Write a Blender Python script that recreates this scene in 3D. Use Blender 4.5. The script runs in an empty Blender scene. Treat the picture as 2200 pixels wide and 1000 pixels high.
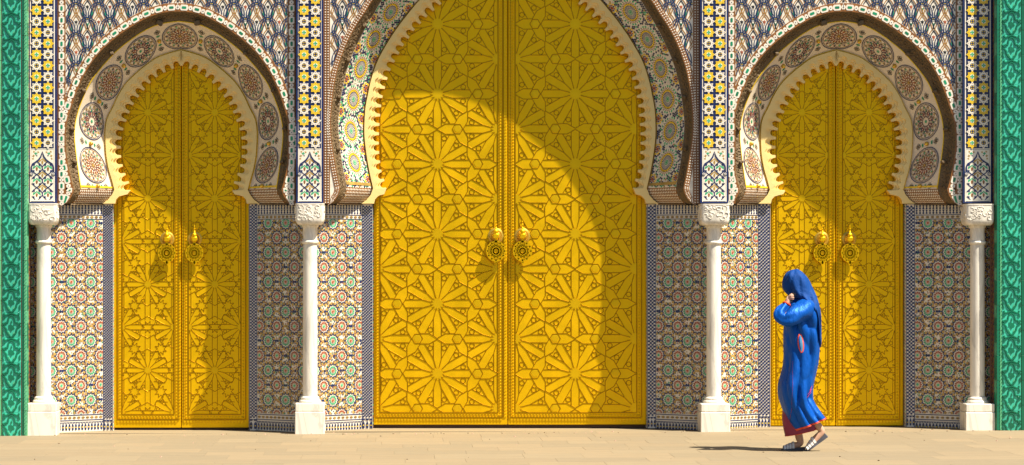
import bpy, math, random
from mathutils import Vector, noise
random.seed(7)
R = math.radians
C = bpy.context.scene.collection
# ------------------------------------------------------------------ measures
S = 0.0045            # metres per photo pixel on the wall plane
L = 26.0              # camera distance from the wall plane
VPX, HY = 840.0, 575.0
ZH = (930 - HY) * S   # eye height
def W(px, py, d=0.0):
    k = (L + d) / L
    return Vector(((VPX - 1100) * S + (px - VPX) * S * k, d, ZH + (HY - py) * S * k))
def ZZ(py, d=0.0): return W(0, py, d).z
def gz(x): return 0.009 + 0.00545 * x
DC, DD, DB = 0.437, 0.533, 0.10     # depth of scalloped arch, doors, soffit inner edge
# ------------------------------------------------------------------ camera, world, sun
sc = bpy.context.scene
cam = bpy.data.cameras.new('camera'); co = bpy.data.objects.new('camera', cam); C.objects.link(co)
co.location = ((VPX - 1100) * S, -L, ZH); co.rotation_euler = (R(90), 0, 0)
cam.sensor_width = 36; cam.lens = L / S / 2200 * 36
cam.shift_x = (1100 - VPX) / 2200; cam.shift_y = (HY - 500) / 2200
cam.clip_end = 1000; sc.camera = co
AZ, EL = R(56.7), R(58.8)
w = bpy.data.worlds.new('World'); sc.world = w; w.use_nodes = True
nt = w.node_tree; sky = nt.nodes.new('ShaderNodeTexSky'); sky.sky_type = 'NISHITA'; sky.sun_disc = False
sky.sun_elevation = EL; sky.sun_rotation = R(180) - AZ
bg = nt.nodes['Background']; bg.inputs['Strength'].default_value = 0.05
nt.links.new(sky.outputs[0], bg.inputs[0])
sd = bpy.data.lights.new('sun', 'SUN'); sd.energy = 5.0; sd.angle = R(0.5); sd.color = (1, 0.93, 0.80)
so = bpy.data.objects.new('sun', sd); C.objects.link(so)
tosun = Vector((math.sin(AZ) * math.cos(EL), -math.cos(AZ) * math.cos(EL), math.sin(EL)))
so.rotation_euler = tosun.to_track_quat('Z', 'Y').to_euler(); so.location = (8, -8, 12)
sc.view_settings.view_transform = 'Standard'; sc.view_settings.look = 'None'
sc.view_settings.exposure = 1.2; sc.view_settings.gamma = 1; sc.view_settings.use_curve_mapping = False
# ------------------------------------------------------------------ materials
def mat(name, col, rough=0.5, metal=0.0, var=0.0, isl=0.0, bump=0.0, bscale=60.0, vscale=6.0, spec=0.5, voro=False, stretch=None, orand=0.0, rvar=0.0, vein=0.0):
    m = bpy.data.materials.new(name); m.use_nodes = True
    n = m.node_tree.nodes; l = m.node_tree.links; b = n['Principled BSDF']
    b.inputs['Roughness'].default_value = rough; b.inputs['Metallic'].default_value = metal
    b.inputs['Specular IOR Level'].default_value = spec
    tc = n.new('ShaderNodeTexCoord'); src = tc.outputs['Object']
    if stretch:
        mp = n.new('ShaderNodeMapping'); mp.inputs['Scale'].default_value = stretch
        l.new(src, mp.inputs[0]); src = mp.outputs[0]
    rgb = n.new('ShaderNodeRGB'); rgb.outputs[0].default_value = (*col, 1); cur = rgb.outputs[0]
    def mul(fac_out, lo, hi, cur):
        mr = n.new('ShaderNodeMapRange'); mr.inputs[3].default_value = lo; mr.inputs[4].default_value = hi
        l.new(fac_out, mr.inputs[0])
        vm = n.new('ShaderNodeVectorMath'); vm.operation = 'SCALE'
        l.new(cur, vm.inputs[0]); l.new(mr.outputs[0], vm.inputs['Scale']); return vm.outputs[0]
    if var:
        nz = n.new('ShaderNodeTexNoise'); nz.inputs['Scale'].default_value = vscale; nz.inputs['Detail'].default_value = 8
        nz.inputs['Roughness'].default_value = 0.65
        l.new(src, nz.inputs['Vector']); cur = mul(nz.outputs[0], 1 - 1.6 * var, 1 + 1.6 * var, cur)
    if isl:
        g = n.new('ShaderNodeNewGeometry'); cur = mul(g.outputs['Random Per Island'], 1 - isl, 1 + isl, cur)
    if vein:
        nv = n.new('ShaderNodeTexNoise'); nv.inputs['Scale'].default_value = 2.6; nv.inputs['Detail'].default_value = 6; nv.inputs['Distortion'].default_value = 1.6
        l.new(src, nv.inputs['Vector']); sb_ = n.new('ShaderNodeMath'); sb_.operation = 'SUBTRACT'; sb_.inputs[1].default_value = .5; l.new(nv.outputs[0], sb_.inputs[0])
        ab = n.new('ShaderNodeMath'); ab.operation = 'ABSOLUTE'; l.new(sb_.outputs[0], ab.inputs[0])
        ml = n.new('ShaderNodeMath'); ml.operation = 'MULTIPLY'; ml.inputs[1].default_value = 30; ml.use_clamp = True; l.new(ab.outputs[0], ml.inputs[0])
        cur = mul(ml.outputs[0], 1 - vein, 1.0, cur)
    if orand:
        oi = n.new('ShaderNodeObjectInfo'); cur = mul(oi.outputs['Random'], 1 - orand, 1 + orand, cur)
    if rvar:
        n3 = n.new('ShaderNodeTexNoise'); n3.inputs['Scale'].default_value = 3.5; n3.inputs['Detail'].default_value = 7
        l.new(src, n3.inputs['Vector']); m3 = n.new('ShaderNodeMapRange'); m3.inputs[1].default_value = .3; m3.inputs[2].default_value = .7
        m3.inputs[3].default_value = rough - rvar; m3.inputs[4].default_value = rough + rvar
        l.new(n3.outputs[0], m3.inputs[0]); l.new(m3.outputs[0], b.inputs['Roughness'])
    l.new(cur, b.inputs['Base Color'])
    if bump:
        if voro:
            t = n.new('ShaderNodeTexVoronoi'); t.inputs['Scale'].default_value = bscale; t.feature = 'DISTANCE_TO_EDGE'
        else:
            t = n.new('ShaderNodeTexNoise'); t.inputs['Scale'].default_value = bscale; t.inputs['Detail'].default_value = 5
        l.new(src, t.inputs['Vector'])
        bp = n.new('ShaderNodeBump'); bp.inputs['Strength'].default_value = 1.0; bp.inputs['Distance'].default_value = bump
        l.new(t.outputs[0], bp.inputs['Height']); l.new(bp.outputs[0], b.inputs['Normal'])
    return m
M = {}
M['white'] = mat('white_glaze', (0.76, 0.69, 0.57), 0.35, isl=0.10, var=0.05)
M['cream_tile'] = mat('cream_glaze', (0.74, 0.62, 0.46), 0.4, var=0.06, bump=0.0006, bscale=30)
M['navy'] = mat('navy_glaze', (0.008, 0.018, 0.085), 0.3, isl=0.3)
M['blue'] = mat('blue_glaze', (0.010, 0.026, 0.085), 0.3, isl=0.3)
M['black'] = mat('black_glaze', (0.012, 0.010, 0.012), 0.3)
M['green'] = mat('green_glaze', (0.012, 0.22, 0.10), 0.3, isl=0.3)
M['mint'] = mat('mint_glaze', (0.05, 0.36, 0.17), 0.3, isl=0.3)
M['yellow'] = mat('yellow_glaze', (0.75, 0.50, 0.02), 0.32, isl=0.15)
M['ochre'] = mat('ochre_glaze', (0.38, 0.24, 0.06), 0.35, isl=0.25)
M['brown'] = mat('brown_glaze', (0.24, 0.095, 0.022), 0.35, isl=0.2)
M['net_brown'] = mat('net_brown_glaze', (0.33, 0.16, 0.03), 0.35, isl=0.2)
M['red'] = mat('red_glaze', (0.32, 0.07, 0.022), 0.35, isl=0.25)
M['grout'] = mat('pale_grout', (0.66, 0.60, 0.49), 0.8, var=0.1)
M['marble'] = mat('white_marble', (0.76, 0.70, 0.59), 0.4, var=0.15, vscale=4, orand=.03, vein=.22, bump=0.0008, bscale=25, stretch=(1, 1, 0.35))
M['carved_marble'] = mat('carved_marble', (0.78, 0.73, 0.63), 0.55, var=0.06, bump=0.012, bscale=16)
M['cream'] = mat('cream_stucco', (0.83, 0.62, 0.24), 0.65, var=0.06, bump=0.001, bscale=80)
M['edge_ochre'] = mat('ochre_edge_wall', (0.76, 0.46, 0.05), 0.5, var=0.08)  # ochre for the inner edge walls of the scalloped arch
M['carved'] = mat('carved_wood', (0.135, 0.085, 0.036), 0.7, var=0.15, vscale=20, bump=0.022, bscale=26, voro=True)
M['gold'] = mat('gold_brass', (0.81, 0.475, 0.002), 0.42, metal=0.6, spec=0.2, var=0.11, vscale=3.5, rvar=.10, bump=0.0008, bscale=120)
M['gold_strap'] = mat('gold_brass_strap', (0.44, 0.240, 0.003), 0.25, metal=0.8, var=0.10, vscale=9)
M['gold_relief'] = mat('gold_brass_relief', (0.80, 0.48, 0.005), 0.32, metal=0.65, spec=0.2, var=0.06, vscale=9)
M['gold_knob'] = mat('gold_knob', (0.75, 0.46, 0.06), 0.28, metal=0.8)
M['brass_dark'] = mat('aged_brass', (0.60, 0.38, 0.05), 0.35, metal=0.7, var=0.15, vscale=30)
M['pier_dark'] = mat('dark_green_glaze', (0.004, 0.135, 0.068), 0.25, var=0.2, vscale=14, orand=.2)
M['pier_light'] = mat('turquoise_glaze', (0.045, 0.46, 0.31), 0.25, var=0.2, vscale=16, orand=.16)
M['pier_edge'] = mat('pale_green_glaze', (0.10, 0.40, 0.20), 0.3, var=0.2, vscale=30)
M['stone'] = mat('paving_stone', (0.240, 0.185, 0.108), 0.8, var=0.17, vscale=3.0, bump=0.004, bscale=14, stretch=(0.5, 2.2, 1))
M['joint'] = mat('paving_joint', (0.215, 0.16, 0.092), 0.9, var=0.15, vscale=2)
M['plaster'] = mat('rose_plaster', (0.40, 0.24, 0.17), 0.85, var=0.1)
M['damper_dark'] = mat('damper_dark', (0.05, 0.048, 0.045), 0.9, var=0.1, vscale=4, bump=0.002, bscale=90)  # dark surface of the unseen ground added to weaken bounce
MI = {k: i for i, k in enumerate(M)}; ML = list(M.values())
# ------------------------------------------------------------------ mesh helpers
class MB:
    def __init__(s): s.v = []; s.f = []; s.m = []
    def poly(s, pts, m):
        n = len(s.v); s.v += [tuple(p) for p in pts]; s.f.append(tuple(range(n, n + len(pts)))); s.m.append(m)
    def mesh(s, v, f, m):
        n = len(s.v); s.v += [tuple(p) for p in v]; s.f += [tuple(i + n for i in q) for q in f]; s.m += [m] * len(f)
    def box(s, a, b, m, bev=0.0):
        x0, y0, z0 = a; x1, y1, z1 = b
        if bev:
            e = bev; v = []
            for z, i in ((z0, e), (z0 + e, 0), (z1 - e, 0), (z1, e)):
                X0, X1, Y0, Y1 = x0 + i, x1 - i, y0 + i, y1 - i
                if i: v += [(X0 + e*.4, Y0, z), (X1 - e*.4, Y0, z), (X1, Y0 + e*.4, z), (X1, Y1 - e*.4, z), (X1 - e*.4, Y1, z), (X0 + e*.4, Y1, z), (X0, Y1 - e*.4, z), (X0, Y0 + e*.4, z)]
                else: v += [(X0 + e, Y0, z), (X1 - e, Y0, z), (X1, Y0 + e, z), (X1, Y1 - e, z), (X1 - e, Y1, z), (X0 + e, Y1, z), (X0, Y1 - e, z), (X0, Y0 + e, z)]
            f = [tuple(range(7, -1, -1)), tuple(range(24, 32))]
            for k in range(3):
                for j in range(8): f.append((k*8 + j, k*8 + (j+1) % 8, k*8 + 8 + (j+1) % 8, k*8 + 8 + j))
            s.mesh(v, f, m); return
        v = [(x0,y0,z0),(x1,y0,z0),(x1,y1,z0),(x0,y1,z0),(x0,y0,z1),(x1,y0,z1),(x1,y1,z1),(x0,y1,z1)]
        s.mesh(v, [(3,2,1,0),(4,5,6,7),(0,1,5,4),(1,2,6,5),(2,3,7,6),(3,0,4,7)], m)
    def lathe(s, prof, m, n=24, cx=0, cy=0, flute=0):
        v = []; f = []
        for r, z in prof:
            for i in range(n):
                a = 2*math.pi*i/n; v.append((cx + r*math.cos(a), cy + r*math.sin(a), z))
        for k in range(len(prof)-1):
            for i in range(n): f.append((k*n+i, k*n+(i+1) % n, (k+1)*n+(i+1) % n, (k+1)*n+i))
        f.append(tuple(range(n-1, -1, -1))); f.append(tuple((len(prof)-1)*n+i for i in range(n)))
        s.mesh(v, f, m)
    def tube(s, pts, rad, m, n=6):
        pts = [Vector(p) for p in pts]; v = []; f = []; up = None
        for i, p in enumerate(pts):
            t = (pts[min(i+1, len(pts)-1)] - pts[max(i-1, 0)]).normalized()
            if up is None: up = t.orthogonal().normalized()
            up = (up - t * up.dot(t)).normalized(); sd_ = t.cross(up); r = rad[i] if isinstance(rad, (list, tuple)) else rad
            for j in range(n):
                a = 2*math.pi*j/n; v.append(p + up * (r*math.cos(a)) + sd_ * (r*math.sin(a)))
        for i in range(len(pts)-1):
            for j in range(n): f.append((i*n+j, i*n+(j+1) % n, (i+1)*n+(j+1) % n, (i+1)*n+j))
        f.append(tuple(range(n-1, -1, -1))); f.append(tuple((len(pts)-1)*n+j for j in range(n)))
        s.mesh(v, f, m)
    def disc(s, r, mp, m, h, nr=6, n=40):
        v = [mp(0, 0, h)] + [mp(r*k/nr*math.cos(2*math.pi*i/n), r*k/nr*math.sin(2*math.pi*i/n), h) for k in range(1, nr+1) for i in range(n)]
        f = [(0, 1+i, 1+(i+1) % n) for i in range(n)] + [(1+(k-1)*n+i, 1+k*n+i, 1+k*n+(i+1) % n, 1+(k-1)*n+(i+1) % n) for k in range(1, nr) for i in range(n)]
        s.mesh(v, f, m)
    # a tessera: flat polygon raised to h over a mapped surface, with its edge faces
    def tess(s, p2, mp, m, h=0.003, skirt=None, cham=0.0):
        k = len(p2); sk = h if skirt is None else skirt
        top = p2
        if cham:
            cx = sum(p[0] for p in p2)/k; cy = sum(p[1] for p in p2)/k
            top = []
            for p in p2:
                dx, dy = p[0]-cx, p[1]-cy; q = math.hypot(dx, dy) or 1; e = max(0, (q-cham)/q); top.append((cx+dx*e, cy+dy*e))
        n = len(s.v)
        s.v += [tuple(mp(u, v, h)) for u, v in top] + [tuple(mp(u, v, h - sk)) for u, v in p2]
        s.f.append(tuple(range(n, n+k))); s.m.append(m)
        for i in range(k):
            j = (i+1) % k; s.f.append((n+i, n+k+i, n+k+j, n+j)); s.m.append(m)
    def ribbon(s, pts, wd, mp, m, h=0.003, keep=None, closed=False):
        n = len(pts); h = h + random.uniform(-.0007, .0007)
        if closed: pts = pts + [pts[0]]; n += 1
        side = []
        for i in range(n):
            a = pts[max(i-1, 0)]; b = pts[min(i+1, n-1)]
            if closed and i in (0, n-1): a, b = pts[n-2], pts[1]
            dx, dy = b[0]-a[0], b[1]-a[1]; q = math.hypot(dx, dy) or 1
            side.append((-dy/q*wd/2, dx/q*wd/2))
        for i in range(n-1):
            p, q = pts[i], pts[i+1]; a, b = side[i], side[i+1]
            quad = [(p[0]+a[0], p[1]+a[1]), (q[0]+b[0], q[1]+b[1]), (q[0]-b[0], q[1]-b[1]), (p[0]-a[0], p[1]-a[1])]
            if keep and not all(keep(*c) for c in quad): continue
            self_v = len(s.v)
            s.v += [tuple(mp(u, v, h)) for u, v in quad]; s.f.append((self_v, self_v+1, self_v+2, self_v+3)); s.m.append(m)
    def build(s, name, parent=None, smooth=False, loc=None):
        used = sorted(set(s.m)); re = {k: i for i, k in enumerate(used)}
        me = bpy.data.meshes.new(name); me.from_pydata(s.v, [], s.f)
        for k in used: me.materials.append(ML[MI[k]])
        me.polygons.foreach_set('material_index', [re[k] for k in s.m])
        if smooth:
            me.polygons.foreach_set('use_smooth', [True]*len(s.f))
            if smooth != True: me.set_sharp_from_angle(angle=R(smooth))
        me.update()
        o = bpy.data.objects.new(name, me); C.objects.link(o)
        if parent: o.parent = parent
        if loc is not None: o.location = loc
        return o
def thing(name, label, cat, loc=(0, 0, 0), rz=0.0, group=None):
    o = bpy.data.objects.new(name, None); C.objects.link(o); o.location = loc; o.rotation_euler = (0, 0, rz)
    o.empty_display_size = 0.1
    o['label'] = label; o['category'] = cat
    if group: o['group'] = group
    return o
def copy(o, parent, loc=None, rot=None):
    c = o.copy(); C.objects.link(c); c.parent = parent
    if loc is not None: c.location = loc
    if rot is not None: c.rotation_euler = rot
    return c
def stuff(o): o['kind'] = 'stuff'; return o
def flat(u, v, h): return (u, -h, v)      # local wall plane: x right, z up, towards the viewer -y
def ngon(cx, cy, r, n, a0=0.0): return [(cx + r*math.cos(a0 + 2*math.pi*i/n), cy + r*math.sin(a0 + 2*math.pi*i/n)) for i in range(n)]
def star(cx, cy, r1, r2, n, a0=0.0):
    return [(cx + (r1 if i % 2 == 0 else r2)*math.cos(a0 + math.pi*i/n), cy + (r1 if i % 2 == 0 else r2)*math.sin(a0 + math.pi*i/n)) for i in range(2*n)]
def rot2(p, a, cx=0, cy=0):
    c, s_ = math.cos(a), math.sin(a); return [(cx + x*c - y*s_, cy + x*s_ + y*c) for x, y in p]
def clip(poly, x0, x1, y0, y1):
    for ax, val, sg in ((0, x0, 1), (0, x1, -1), (1, y0, 1), (1, y1, -1)):
        out = []
        for i in range(len(poly)):
            a, b = poly[i], poly[(i+1) % len(poly)]
            ia, ib = (a[ax]-val)*sg >= 0, (b[ax]-val)*sg >= 0
            if ia: out.append(a)
            if ia != ib:
                t = (val-a[ax])/(b[ax]-a[ax]); out.append((a[0]+(b[0]-a[0])*t, a[1]+(b[1]-a[1])*t))
        poly = out
        if len(poly) < 3: return []
    return poly
def clipseg(a, b, x0, x1, y0, y1):
    t0, t1 = 0.0, 1.0; dx, dy = b[0]-a[0], b[1]-a[1]
    for p, q in ((-dx, a[0]-x0), (dx, x1-a[0]), (-dy, a[1]-y0), (dy, y1-a[1])):
        if abs(p) < 1e-9:
            if q < 0: return None
        else:
            r = q/p
            if p < 0: t0 = max(t0, r)
            else: t1 = min(t1, r)
    if t1 - t0 < 1e-3: return None
    return (a[0]+dx*t0, a[1]+dy*t0), (a[0]+dx*t1, a[1]+dy*t1)
def catmull(pts, n):
    P = [Vector(p) for p in pts]; P = [P[0]*2-P[1]] + P + [P[-1]*2-P[-2]]; dense = []
    for i in range(1, len(P)-2):
        for j in range(24):
            t = j/24; a, b, c, d = P[i-1:i+3]
            dense.append(0.5*((2*b) + (c-a)*t + (2*a-5*b+4*c-d)*t*t + (3*b-a-3*c+d)*t**3))
    dense.append(P[-2]); ln = [0.0]
    for i in range(1, len(dense)): ln.append(ln[-1] + (dense[i]-dense[i-1]).length)
    out = []; k = 0
    for i in range(n):
        t = ln[-1]*i/(n-1)
        while k < len(ln)-2 and ln[k+1] < t: k += 1
        f = (t-ln[k])/max(1e-9, ln[k+1]-ln[k]); out.append(dense[k].lerp(dense[k+1], f))
    return out, ln[-1]

TOPY = -330           # wall top, photo rows above the frame
# ------------------------------------------------------------------ ground
pb = MB(); x0, x1 = -60, 60
for (a, b, y0, y1) in ((x0, x1, -5.2, 0.7),):
    pb.poly([(a, y0, gz(a)-.012), (b, y0, gz(b)-.012), (b, y1, gz(b)-.012), (a, y1, gz(a)-.012)], 'joint')
pave = pb.build('pavement'); pave['kind'] = 'structure'; pave['label'] = 'pale sandstone paving in front of the palace gates'
damp_b = MB(); damp_b.poly([(x0, -90, gz(x0)-.11), (x1, -90, gz(x1)-.11), (x1, -5.2, gz(x1)-.11), (x0, -5.2, gz(x0)-.11)], 'damper_dark')  # unseen dark ground, added to cut light bouncing up onto the facade
damp_b.poly([(x0, -5.2, gz(x0)-.11), (x1, -5.2, gz(x1)-.11), (x1, -5.2, gz(x1)-.012), (x0, -5.2, gz(x0)-.012)], 'joint')
bounce_damper = damp_b.build('bounce_damper'); bounce_damper['kind'] = 'structure'; bounce_damper['label'] = 'added dark ground sheet out of view, damping light bounced onto the facade'
def slab(x, y, wx, wy):
    b = MB(); g = .0006
    j = [random.uniform(-.002, .002) for _ in range(4)]
    b.box((g, g, -.03), (wx-g, wy-g, 0), 'stone', bev=.0007)
    o = b.build('paving_slab', pave, loc=(x, y, gz(x) - .001 + random.uniform(-.0005, .0005))); o.rotation_euler = (random.uniform(-.0006, .0006), -.00545 + random.uniform(-.0005, .0005), 0)
    return o
stone_tints = []
for q in range(5):
    m = M['stone'].copy(); m.name = 'paving_stone_tint'
    for nd in m.node_tree.nodes:
        if nd.type == 'RGB':
            c = nd.outputs[0].default_value; f = random.uniform(.90, 1.08); g = random.uniform(.97, 1.03)
            nd.outputs[0].default_value = (c[0]*f, c[1]*f*g, c[2]*f*g*g, 1)
    stone_tints.append(m)
y = 0.03; row = 0
while y > -4.7:
    h = random.choice((.42, .5, .55)) if row else .36
    x = -5.75 - random.uniform(0, .5)
    while x < 5.9:
        wx = random.choice((.36, .45, .55, .62)) if row < 4 else random.choice((.5, .62, .75))
        o = slab(x, y-h, wx, h); o.data.materials[0] = random.choice(stone_tints); x += wx
    y -= h; row += 1
# threshold strips inside the recesses
for (a, b) in ((122, 640), (694, 1505), (1560, 2068)):
    q = MB(); A_, B_ = W(a, 0).x, W(b, 0).x
    q.box((A_, .034, -.03), (B_, .66, .0), 'stone'); o = q.build('threshold_slab', pave, loc=(0, 0, gz((A_+B_)/2)+.001))
# ------------------------------------------------------------------ masonry core
core = thing('palace_wall', 'high palace wall carrying the three mosaic gateways', 'wall', (0, .75, 0))
b = MB(); zt = ZZ(TOPY)
xl, xr = W(-330, 0).x, W(2530, 0).x
b.box((xl, -.07, -.2), (xr, .35, zt), 'plaster'); b.build('masonry', core)
b = MB(); b.box((xl, -.76, zt), (xr, .35, zt+.15), 'plaster'); b.build('coping', core)
for (a, c) in ((-330, 62), (2130, 2530)):
    b = MB(); b.box((W(a, 0).x, -.70, -.2), (W(c, 0).x, -.07, zt), 'plaster'); b.build('flank', core)
for ax in (95, 666, 1532, 2097):
    b = MB(); X = W(ax, 0).x; b.box((X-.02, -.68, -.1), (X+.02, -.07, ZZ(438)), 'plaster'); b.build('spur', core)

# ------------------------------------------------------------------ gateways
LEFT = dict(
 A=[(0,25),(32,28),(70,41),(118,70),(161,106),(192,146),(214,190),(228,230),(237,260),(241,290),(240,322),(235,358),(228,390),(223,407)],
 Af=[(223,407),(226,418),(233,430),(241,438)],
 B=[(0,45),(31,49),(57,57),(88,74),(128,104),(151,127),(175,155),(195,185),(214,230),(223,264),(225,294),(222,328),(217,366),(211,406)],
 Bf=[(211,406),(214,418),(222,430),(231,438)],
 C=[(0,109),(30,117.5),(54,127),(78,144),(97,160),(117,180),(134,206),(146,232),(158,256),(162,280),(162,304),(160,335),(155,364),(148,388),(143,408)],
 Cf=[(143,408),(147,419),(156,430),(167,438)],
 D=[(0,141),(8,144),(30,153),(47,162),(64,175),(94,211),(108,234),(117,256),(124,275),(128.5,294),(130,315),(130,333),(127,354),(121,374),(114,390),(110,411)], lobes=17)
MAIN = dict(
 A=[(0,-167),(55,-162),(120,-140),(200,-92),(266,-34),(298,0),(316,28),(338,62),(357,100),(372,142),(381,182),(386,222),(388.5,258),(387.5,293),(383,328),(377,364),(371,394),(369,404)],
 Af=[(369,404),(371,415),(378,428),(388,438)],
 B=[(0,-143),(55,-137),(115,-116),(190,-72),(248,-30),(277,0),(295,29),(313,59),(332,97),(347.5,134),(361,182),(368,225),(371,252),(371.5,280),(368,316),(363,352),(354,402)],
 Bf=[(354,402),(356,415),(363,428),(374,438)],
 C=[(0,-128),(40,-108),(90,-80),(130,-52),(165,-26),(192.5,0),(217,29),(240,59),(260,89),(283,130),(297,170),(305,206),(310,234),(312,266),(312,293),(308,330),(302,366),(293.5,405)],
 Cf=[(293.5,405),(297,416),(306,428),(318,438)],
 D=[(0,-90),(40,-70),(90,-40),(141,2),(156,17),(173,30),(187,46),(202,60),(214,78),(227,95),(237,113),(247,131),(257,152),(264,172),(269,192),(274,211),(278,242),(280.5,278),(281,321),(276,366),(270,386),(265,406)], lobes=31)
RIGHT = dict(LEFT); RIGHT['B'] = [(a*.977, b_) for a, b_ in LEFT['B']]; RIGHT['Bf'] = [(a*.977, b_) for a, b_ in LEFT['Bf']]
NP = 97
def make_gateway(g, axpx, xL, xR, label, main):
    XA = W(axpx, 0).x
    root = thing('horseshoe_gateway', label, 'gateway', (XA, 0, 0), 0)
    def conv(pts, d):
        k = (L+d)/L; return [Vector((p[0]*S*k, d, ZZ(p[1], d))) for p in pts]
    cur = {}
    for key, d in (('A', 0.0), ('B', DB), ('C', DC), ('D', DC)):
        cur[key], cur[key+'l'] = catmull(conv(g[key], d), NP)
    for key, d in (('Af', 0.0), ('Bf', DB), ('Cf', DC)): cur[key], _ = catmull(conv(g[key], d), 9)
    def mir(p, sd_): return Vector((p.x*sd_, p.y, p.z))
    def at(c, t):
        t = max(0.0, t)*(len(c)-1); i = min(int(t), len(c)-2); f = t-i; return c[i]*(1-f) + c[i+1]*f
    # ---- spandrel sheet (closed back by the masonry)
    hwz = [(p.z, p.x) for p in cur['A'] + cur['Af'][1:]]
    def hwA(z):
        if z >= hwz[0][0]: return -1
        for i in range(len(hwz)-1):
            if hwz[i][0] >= z >= hwz[i+1][0]:
                q = (hwz[i][0]-z)/max(1e-9, hwz[i][0]-hwz[i+1][0]); return hwz[i][1]+(hwz[i+1][1]-hwz[i][1])*q
        return hwz[-1][1]
    eL, eR = W(xL, 0).x - XA, W(xR, 0).x - XA; zt_ = ZZ(TOPY)
    b = MB(); za = cur['A'][0].z
    b.poly([(eL, 0, za), (eR, 0, za), (eR, 0, zt_), (eL, 0, zt_)], 'white')
    full = cur['A'] + cur['Af'][1:]
    for sd_, e in ((1, eR), (-1, eL)):
        for i in range(len(full)-1):
            p, q = mir(full[i], sd_), mir(full[i+1], sd_)
            b.poly([p, (e, 0, p.z), (e, 0, q.z), q], 'white')
    spandrel = b.build('spandrel', root)
    # ---- interlaced net on the spandrel, in metres about the axis
    bw = (11 if main else 18)*S; vb = (14 if main else 17)*S
    offz = []
    for i in range(len(full)):
        t = (full[min(i+1, len(full)-1)] - full[max(i-1, 0)]).normalized(); nrm = Vector((-t.z, 0, t.x))
        if nrm.x < 0 and i > 3: nrm = -nrm
        if i <= 3: nrm = Vector((abs(nrm.x), 0, abs(nrm.z)))
        offz.append((full[i] + nrm*bw))
    def hwO(z):
        best = -1 if z > ZZ(300) else 99
        for i in range(len(offz)-1):
            a, c = offz[i], offz[i+1]
            if (a.z-z)*(c.z-z) <= 0 and abs(a.z-c.z) > 1e-9:
                q = (a.z-z)/(a.z-c.z); best = max(best, a.x+(c.x-a.x)*q)
        return best
    cache = {}
    def keep(u, v):
        if u < eL+vb or u > eR-vb or v < ZZ(438) or v > ZZ(-45): return False
        k = round(v/.004)
        if k not in cache: cache[k] = hwO(k*.004)
        return abs(u) > cache[k] - .004
    net = MB(); px, py_ = 48.5*S, 65*S
    zn = ZZ(8); nx = int((eR-eL)/px)+2
    TEAR = [(0,0),(7,1.5),(13,6),(17.5,13),(19.5,21),(19,29),(16.5,37),(13.5,45),(11,52),(7.5,59),(3,64),(0,66)]
    OGEE = [(0,24),(4.5,29),(8.5,36),(11,44.5),(11,53),(8.8,62),(6.2,71),(3,80),(0,89)]
    def dense(P):
        q, _ = catmull([Vector((a_, c_, 0)) for a_, c_ in P], 25); return [(p.x, p.y) for p in q]
    TEAR, OGEE = dense(TEAR), dense(OGEE)
    def offs(P, o_):
        out = []
        for i_ in range(len(P)):
            a_, c_ = P[max(0, i_-1)], P[min(len(P)-1, i_+1)]; dx, dy = c_[0]-a_[0], c_[1]-a_[1]; q = math.hypot(dx, dy) or 1
            out.append((P[i_][0]+dy/q*o_, P[i_][1]-dx/q*o_))
        return out
    u0 = -(int(nx/2)+1)*px + (0 if main else px/2)
    r0, r1 = -2, int((zn-ZZ(440))/py_)+1
    for i in range(nx+3):
        for off in (0, 1):
            cx = u0 + i*px + off*px/2
            for j in range(r0, r1):
                cz = zn - j*py_ - off*py_/2
                for sg in (1, -1):
                    for o_ in (-2.5, 2.5): net.ribbon([(cx+sg*x*S, cz-y_*S) for x, y_ in offs(TEAR, o_)], 1.9*S, flat, 'blue', .0042, keep)
                    for o_, mm in ((-2.1, 'black' if off else 'net_brown'), (2.1, 'net_brown')): net.ribbon([(cx+sg*x*S, cz-y_*S) for x, y_ in offs(OGEE, o_)], 2.0*S, flat, mm, .0026, keep)
                def leaf(x, z, pts, m):
                    pl = [(x+a*S, z+c*S) for a, c in pts]
                    if all(keep(*q) for q in pl): net.tess(pl, flat, m, .0022)
                leaf(cx-3*S, cz-3*S, [(-3.4,.4),(3.4,2.2),(3.4,4),(-3.4,2.4)], 'yellow'); leaf(cx+3*S, cz-3*S, [(-3.4,2.2),(3.4,.4),(3.4,2.4),(-3.4,4)], 'yellow')
                leaf(cx, cz-11*S, [(-4,2),(0,.5),(4,2),(2.2,-1.5),(.8,-3),(.8,-6),(-.8,-6),(-.8,-3),(-2.2,-1.5)], 'green')
                mm = 'red' if (i+j+off) % 2 else 'black'
                leaf(cx, cz-40*S, [(0,5),(1.2,2),(4,3),(2.2,0),(3,-2),(.8,-1.5),(.6,-7),(-.6,-7),(-.8,-1.5),(-3,-2),(-2.2,0),(-4,3),(-1.2,2)], mm)
                for q in (-1, 1): leaf(cx+q*14.5*S, cz-22*S, [(-1.5,5),(1.5,7),(1.8,-3),(0,-7),(-1.8,-3)], 'green')
    stuff(net.build('net_ribbons', spandrel))
    # ---- borders: a curved band along the arch and straight bands along the pilasters
    def G(t, wv, h, sd_=1):
        fl = full; tt = max(0.0, min(1.0, t))*(len(fl)-1); i = min(int(tt), len(fl)-2); f = tt-i
        p = fl[i].lerp(fl[i+1], f); tg = (fl[i+1]-fl[i]).normalized(); nr = Vector((-tg.z, 0, tg.x))
        if nr.dot(Vector((p.x, 0, p.z-cur['A'][40].z))) < 0: nr = -nr
        if i > NP-2: nr = Vector((.9, 0, -.45)).normalized() if nr.x < 0 else nr
        return Vector(((p.x + nr.x*wv)*sd_, -h, p.z + nr.z*wv))
    lenA = sum((full[i+1]-full[i]).length for i in range(len(full)-1))
    b = MB(); ch = MB(); n = 120
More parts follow.
